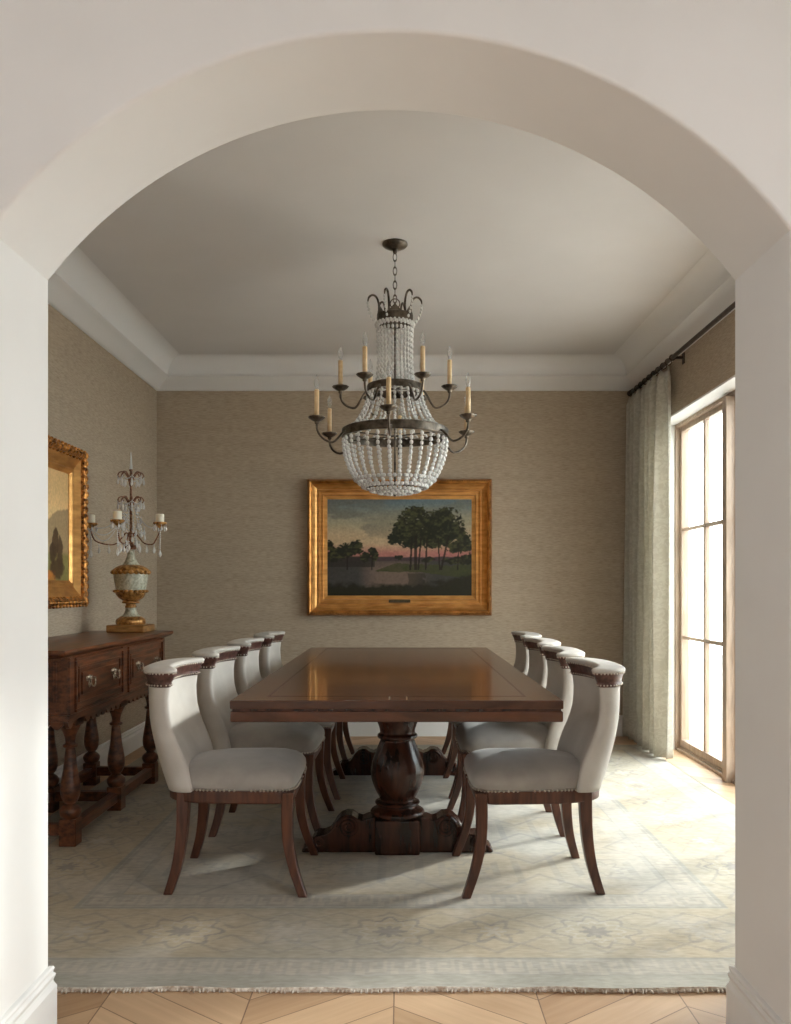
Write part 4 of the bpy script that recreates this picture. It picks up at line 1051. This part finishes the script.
    for r, z, n in ((0.205, 1.728, 48), (0.165, 1.692, 42), (0.125, 1.674, 32), (0.085, 1.664, 22), (0.045, 1.658, 12)):
        mb = MB()
        for i in range(n): a = 2*PI*i/n; mb.ell((r*math.cos(a), r*math.sin(a), Z(z)), 0.0125, 0.0125, 0.011, 6, 4)
        mb.build('bead_ring', C, t)
    mb = MB()
    for r, z in ((0.200, 1.728), (0.150, 1.684), (0.09, 1.670)): mb.torus((0, 0, Z(z)), r, 0.0025, 36, 5)
    for i in range(6): a = PI*i/3; mb.tube([(0.20*math.cos(a), 0.20*math.sin(a), Z(1.728)), (0.10*math.cos(a), 0.10*math.sin(a), Z(1.672)), (0, 0, Z(1.662))], 0.0025, 5)
    mb.build('basket_hoop', I, t)
    MB().lathe([(0.0005, Z(1.640)), (0.008, Z(1.650)), (0.010, Z(1.660)), (0.004, Z(1.668))], n=10).build('finial', I, t)
    # candle arms
    def arm(a, r0, z0, R, zc, dip):
        ca, sa = math.cos(a), math.sin(a)
        ah = (R-r0)/1.82; rm = R-ah; zm = zc-0.030; th0 = math.acos((r0-rm)/ah); zb = z0-dip; rz = []
        for k in range(19):
            th = -th0+th0*k/18; low = zm+(zb-zm)*abs(math.sin(th)); fz = sstep(0.0, 0.42, k/18)
            rz.append((rm+ah*math.cos(th), z0*(1-fz)+low*fz))
        rz.append((R, zc-0.012)); pts = [(ca*r, sa*r, Z(float(z))) for r, z in rz]
        am = MB().tube(pts, 0.0058, 8).build('arm', I, t)
        c = (ca*R, sa*R, Z(zc))
        MB().lathe([(0.006, -0.022), (0.012, -0.016), (0.010, -0.010), (0.022, -0.004), (0.036, 0.006), (0.042, 0.014), (0.041, 0.016), (0.030, 0.010), (0.014, 0.006), (0.013, 0.020), (0.011, 0.020)], c, 32, wob=lambda b, z: 0.05*math.cos(10*b) if z > 0.003 else 0).build('bobeche', I, am)
        MB().lathe([(0.0118, 0.006), (0.0118, 0.146), (0.009, 0.150), (0.006, 0.150)], c, 16).build('candle_sleeve', M['wax_sleeve'], am)
        MB().lathe([(0.006, 0.148), (0.007, 0.158), (0.012, 0.170), (0.0135, 0.182), (0.011, 0.198), (0.005, 0.214), (0.0005, 0.226)], c, 14).build('bulb', M['bulb'], am)
    for k in range(6): arm(math.radians(-93.5+60*k), 0.274, 1.958, 0.430, 2.000, 0.062)
    for k in range(6): arm(math.radians(-61+60*k), 0.144, 2.190, 0.282, 2.198, 0.090)
    return t
chandelier()

# ------------------------------------------------------------------ curtain and rod
def curtain():
    XC = 1.790; zr = 2.690
    rod = thing('curtain_rod', 'dark iron curtain rod high along the window wall under the crown moulding', 'curtain rod', (XC, 4.4, zr))
    MB().tube([(0, -2.1, 0), (0, 2.02, 0)], 0.014, 12).build('pole', M['rod_iron'], rod)
    f = MB().lathe([(0.016, 0), (0.022, 0.004), (0.022, 0.014), (0.012, 0.020), (0.020, 0.034), (0.024, 0.044), (0.018, 0.056), (0.0005, 0.062)], n=16).build('finial', M['rod_iron'], rod)
    f.rotation_euler = (-PI/2, 0, 0); f.location = (0, 2.01, 0)
    for y in (1.05, -0.55, -1.95):
        mb = MB(); mb.box(0.0, XR-XC, y-0.008, y+0.008, -0.008, 0.008); mb.box(XR-XC-0.006, XR-XC, y-0.02, y+0.02, -0.04, 0.03); mb.torus((0, y, 0), 0.017, 0.005, 16, 6, 'y')
        mb.build('bracket', M['rod_iron'], rod)
    # rings
    for k in range(9):
        MB().torus((0, 1.13+0.104*k, -0.006), 0.0215, 0.0028, 16, 6, 'y').build('ring', M['rod_iron'], rod)
    ny, nz = 150, 40; vs = []; fs = []
    y0, y1 = 5.52, 6.43
    for j in range(nz+1):
        v = j/nz; z = 0.022+(zr-0.045-0.022)*v
        for i in range(ny+1):
            u = i/ny; sp = 1.0-0.05*math.sin(PI*v)-0.02*(1-v)
            y = y1-(y1-y0)*(1-u)*sp
            amp = 0.040+0.012*(1-v); ph = u*2*PI*7
            x = XC-0.012+amp*math.sin(ph+0.5*math.sin(3*v+u*4))+0.008*math.sin(u*31+v*3)
            y += 0.008*math.sin(2*ph+v*2)
            if v > 0.985: x = XC+0.5*(x-XC)
            zz = z+(0.012*math.cos(ph) if j == nz else 0)
            vs.append((min(x, XR-0.02), y, zz))
    for j in range(nz):
        for i in range(ny):
            a = j*(ny+1)+i; fs.append((a, a+1, a+ny+2, a+ny+1))
    me = MB(); me.add(vs, fs, True)
    o = me.build('curtain', M['curtain']); s = o.modifiers.new('solid', 'SOLIDIFY'); s.thickness = 0.003
    tag(o, 'full-length sage linen curtain with a faint pattern hanging beside the glazed doors', 'curtain')
curtain()
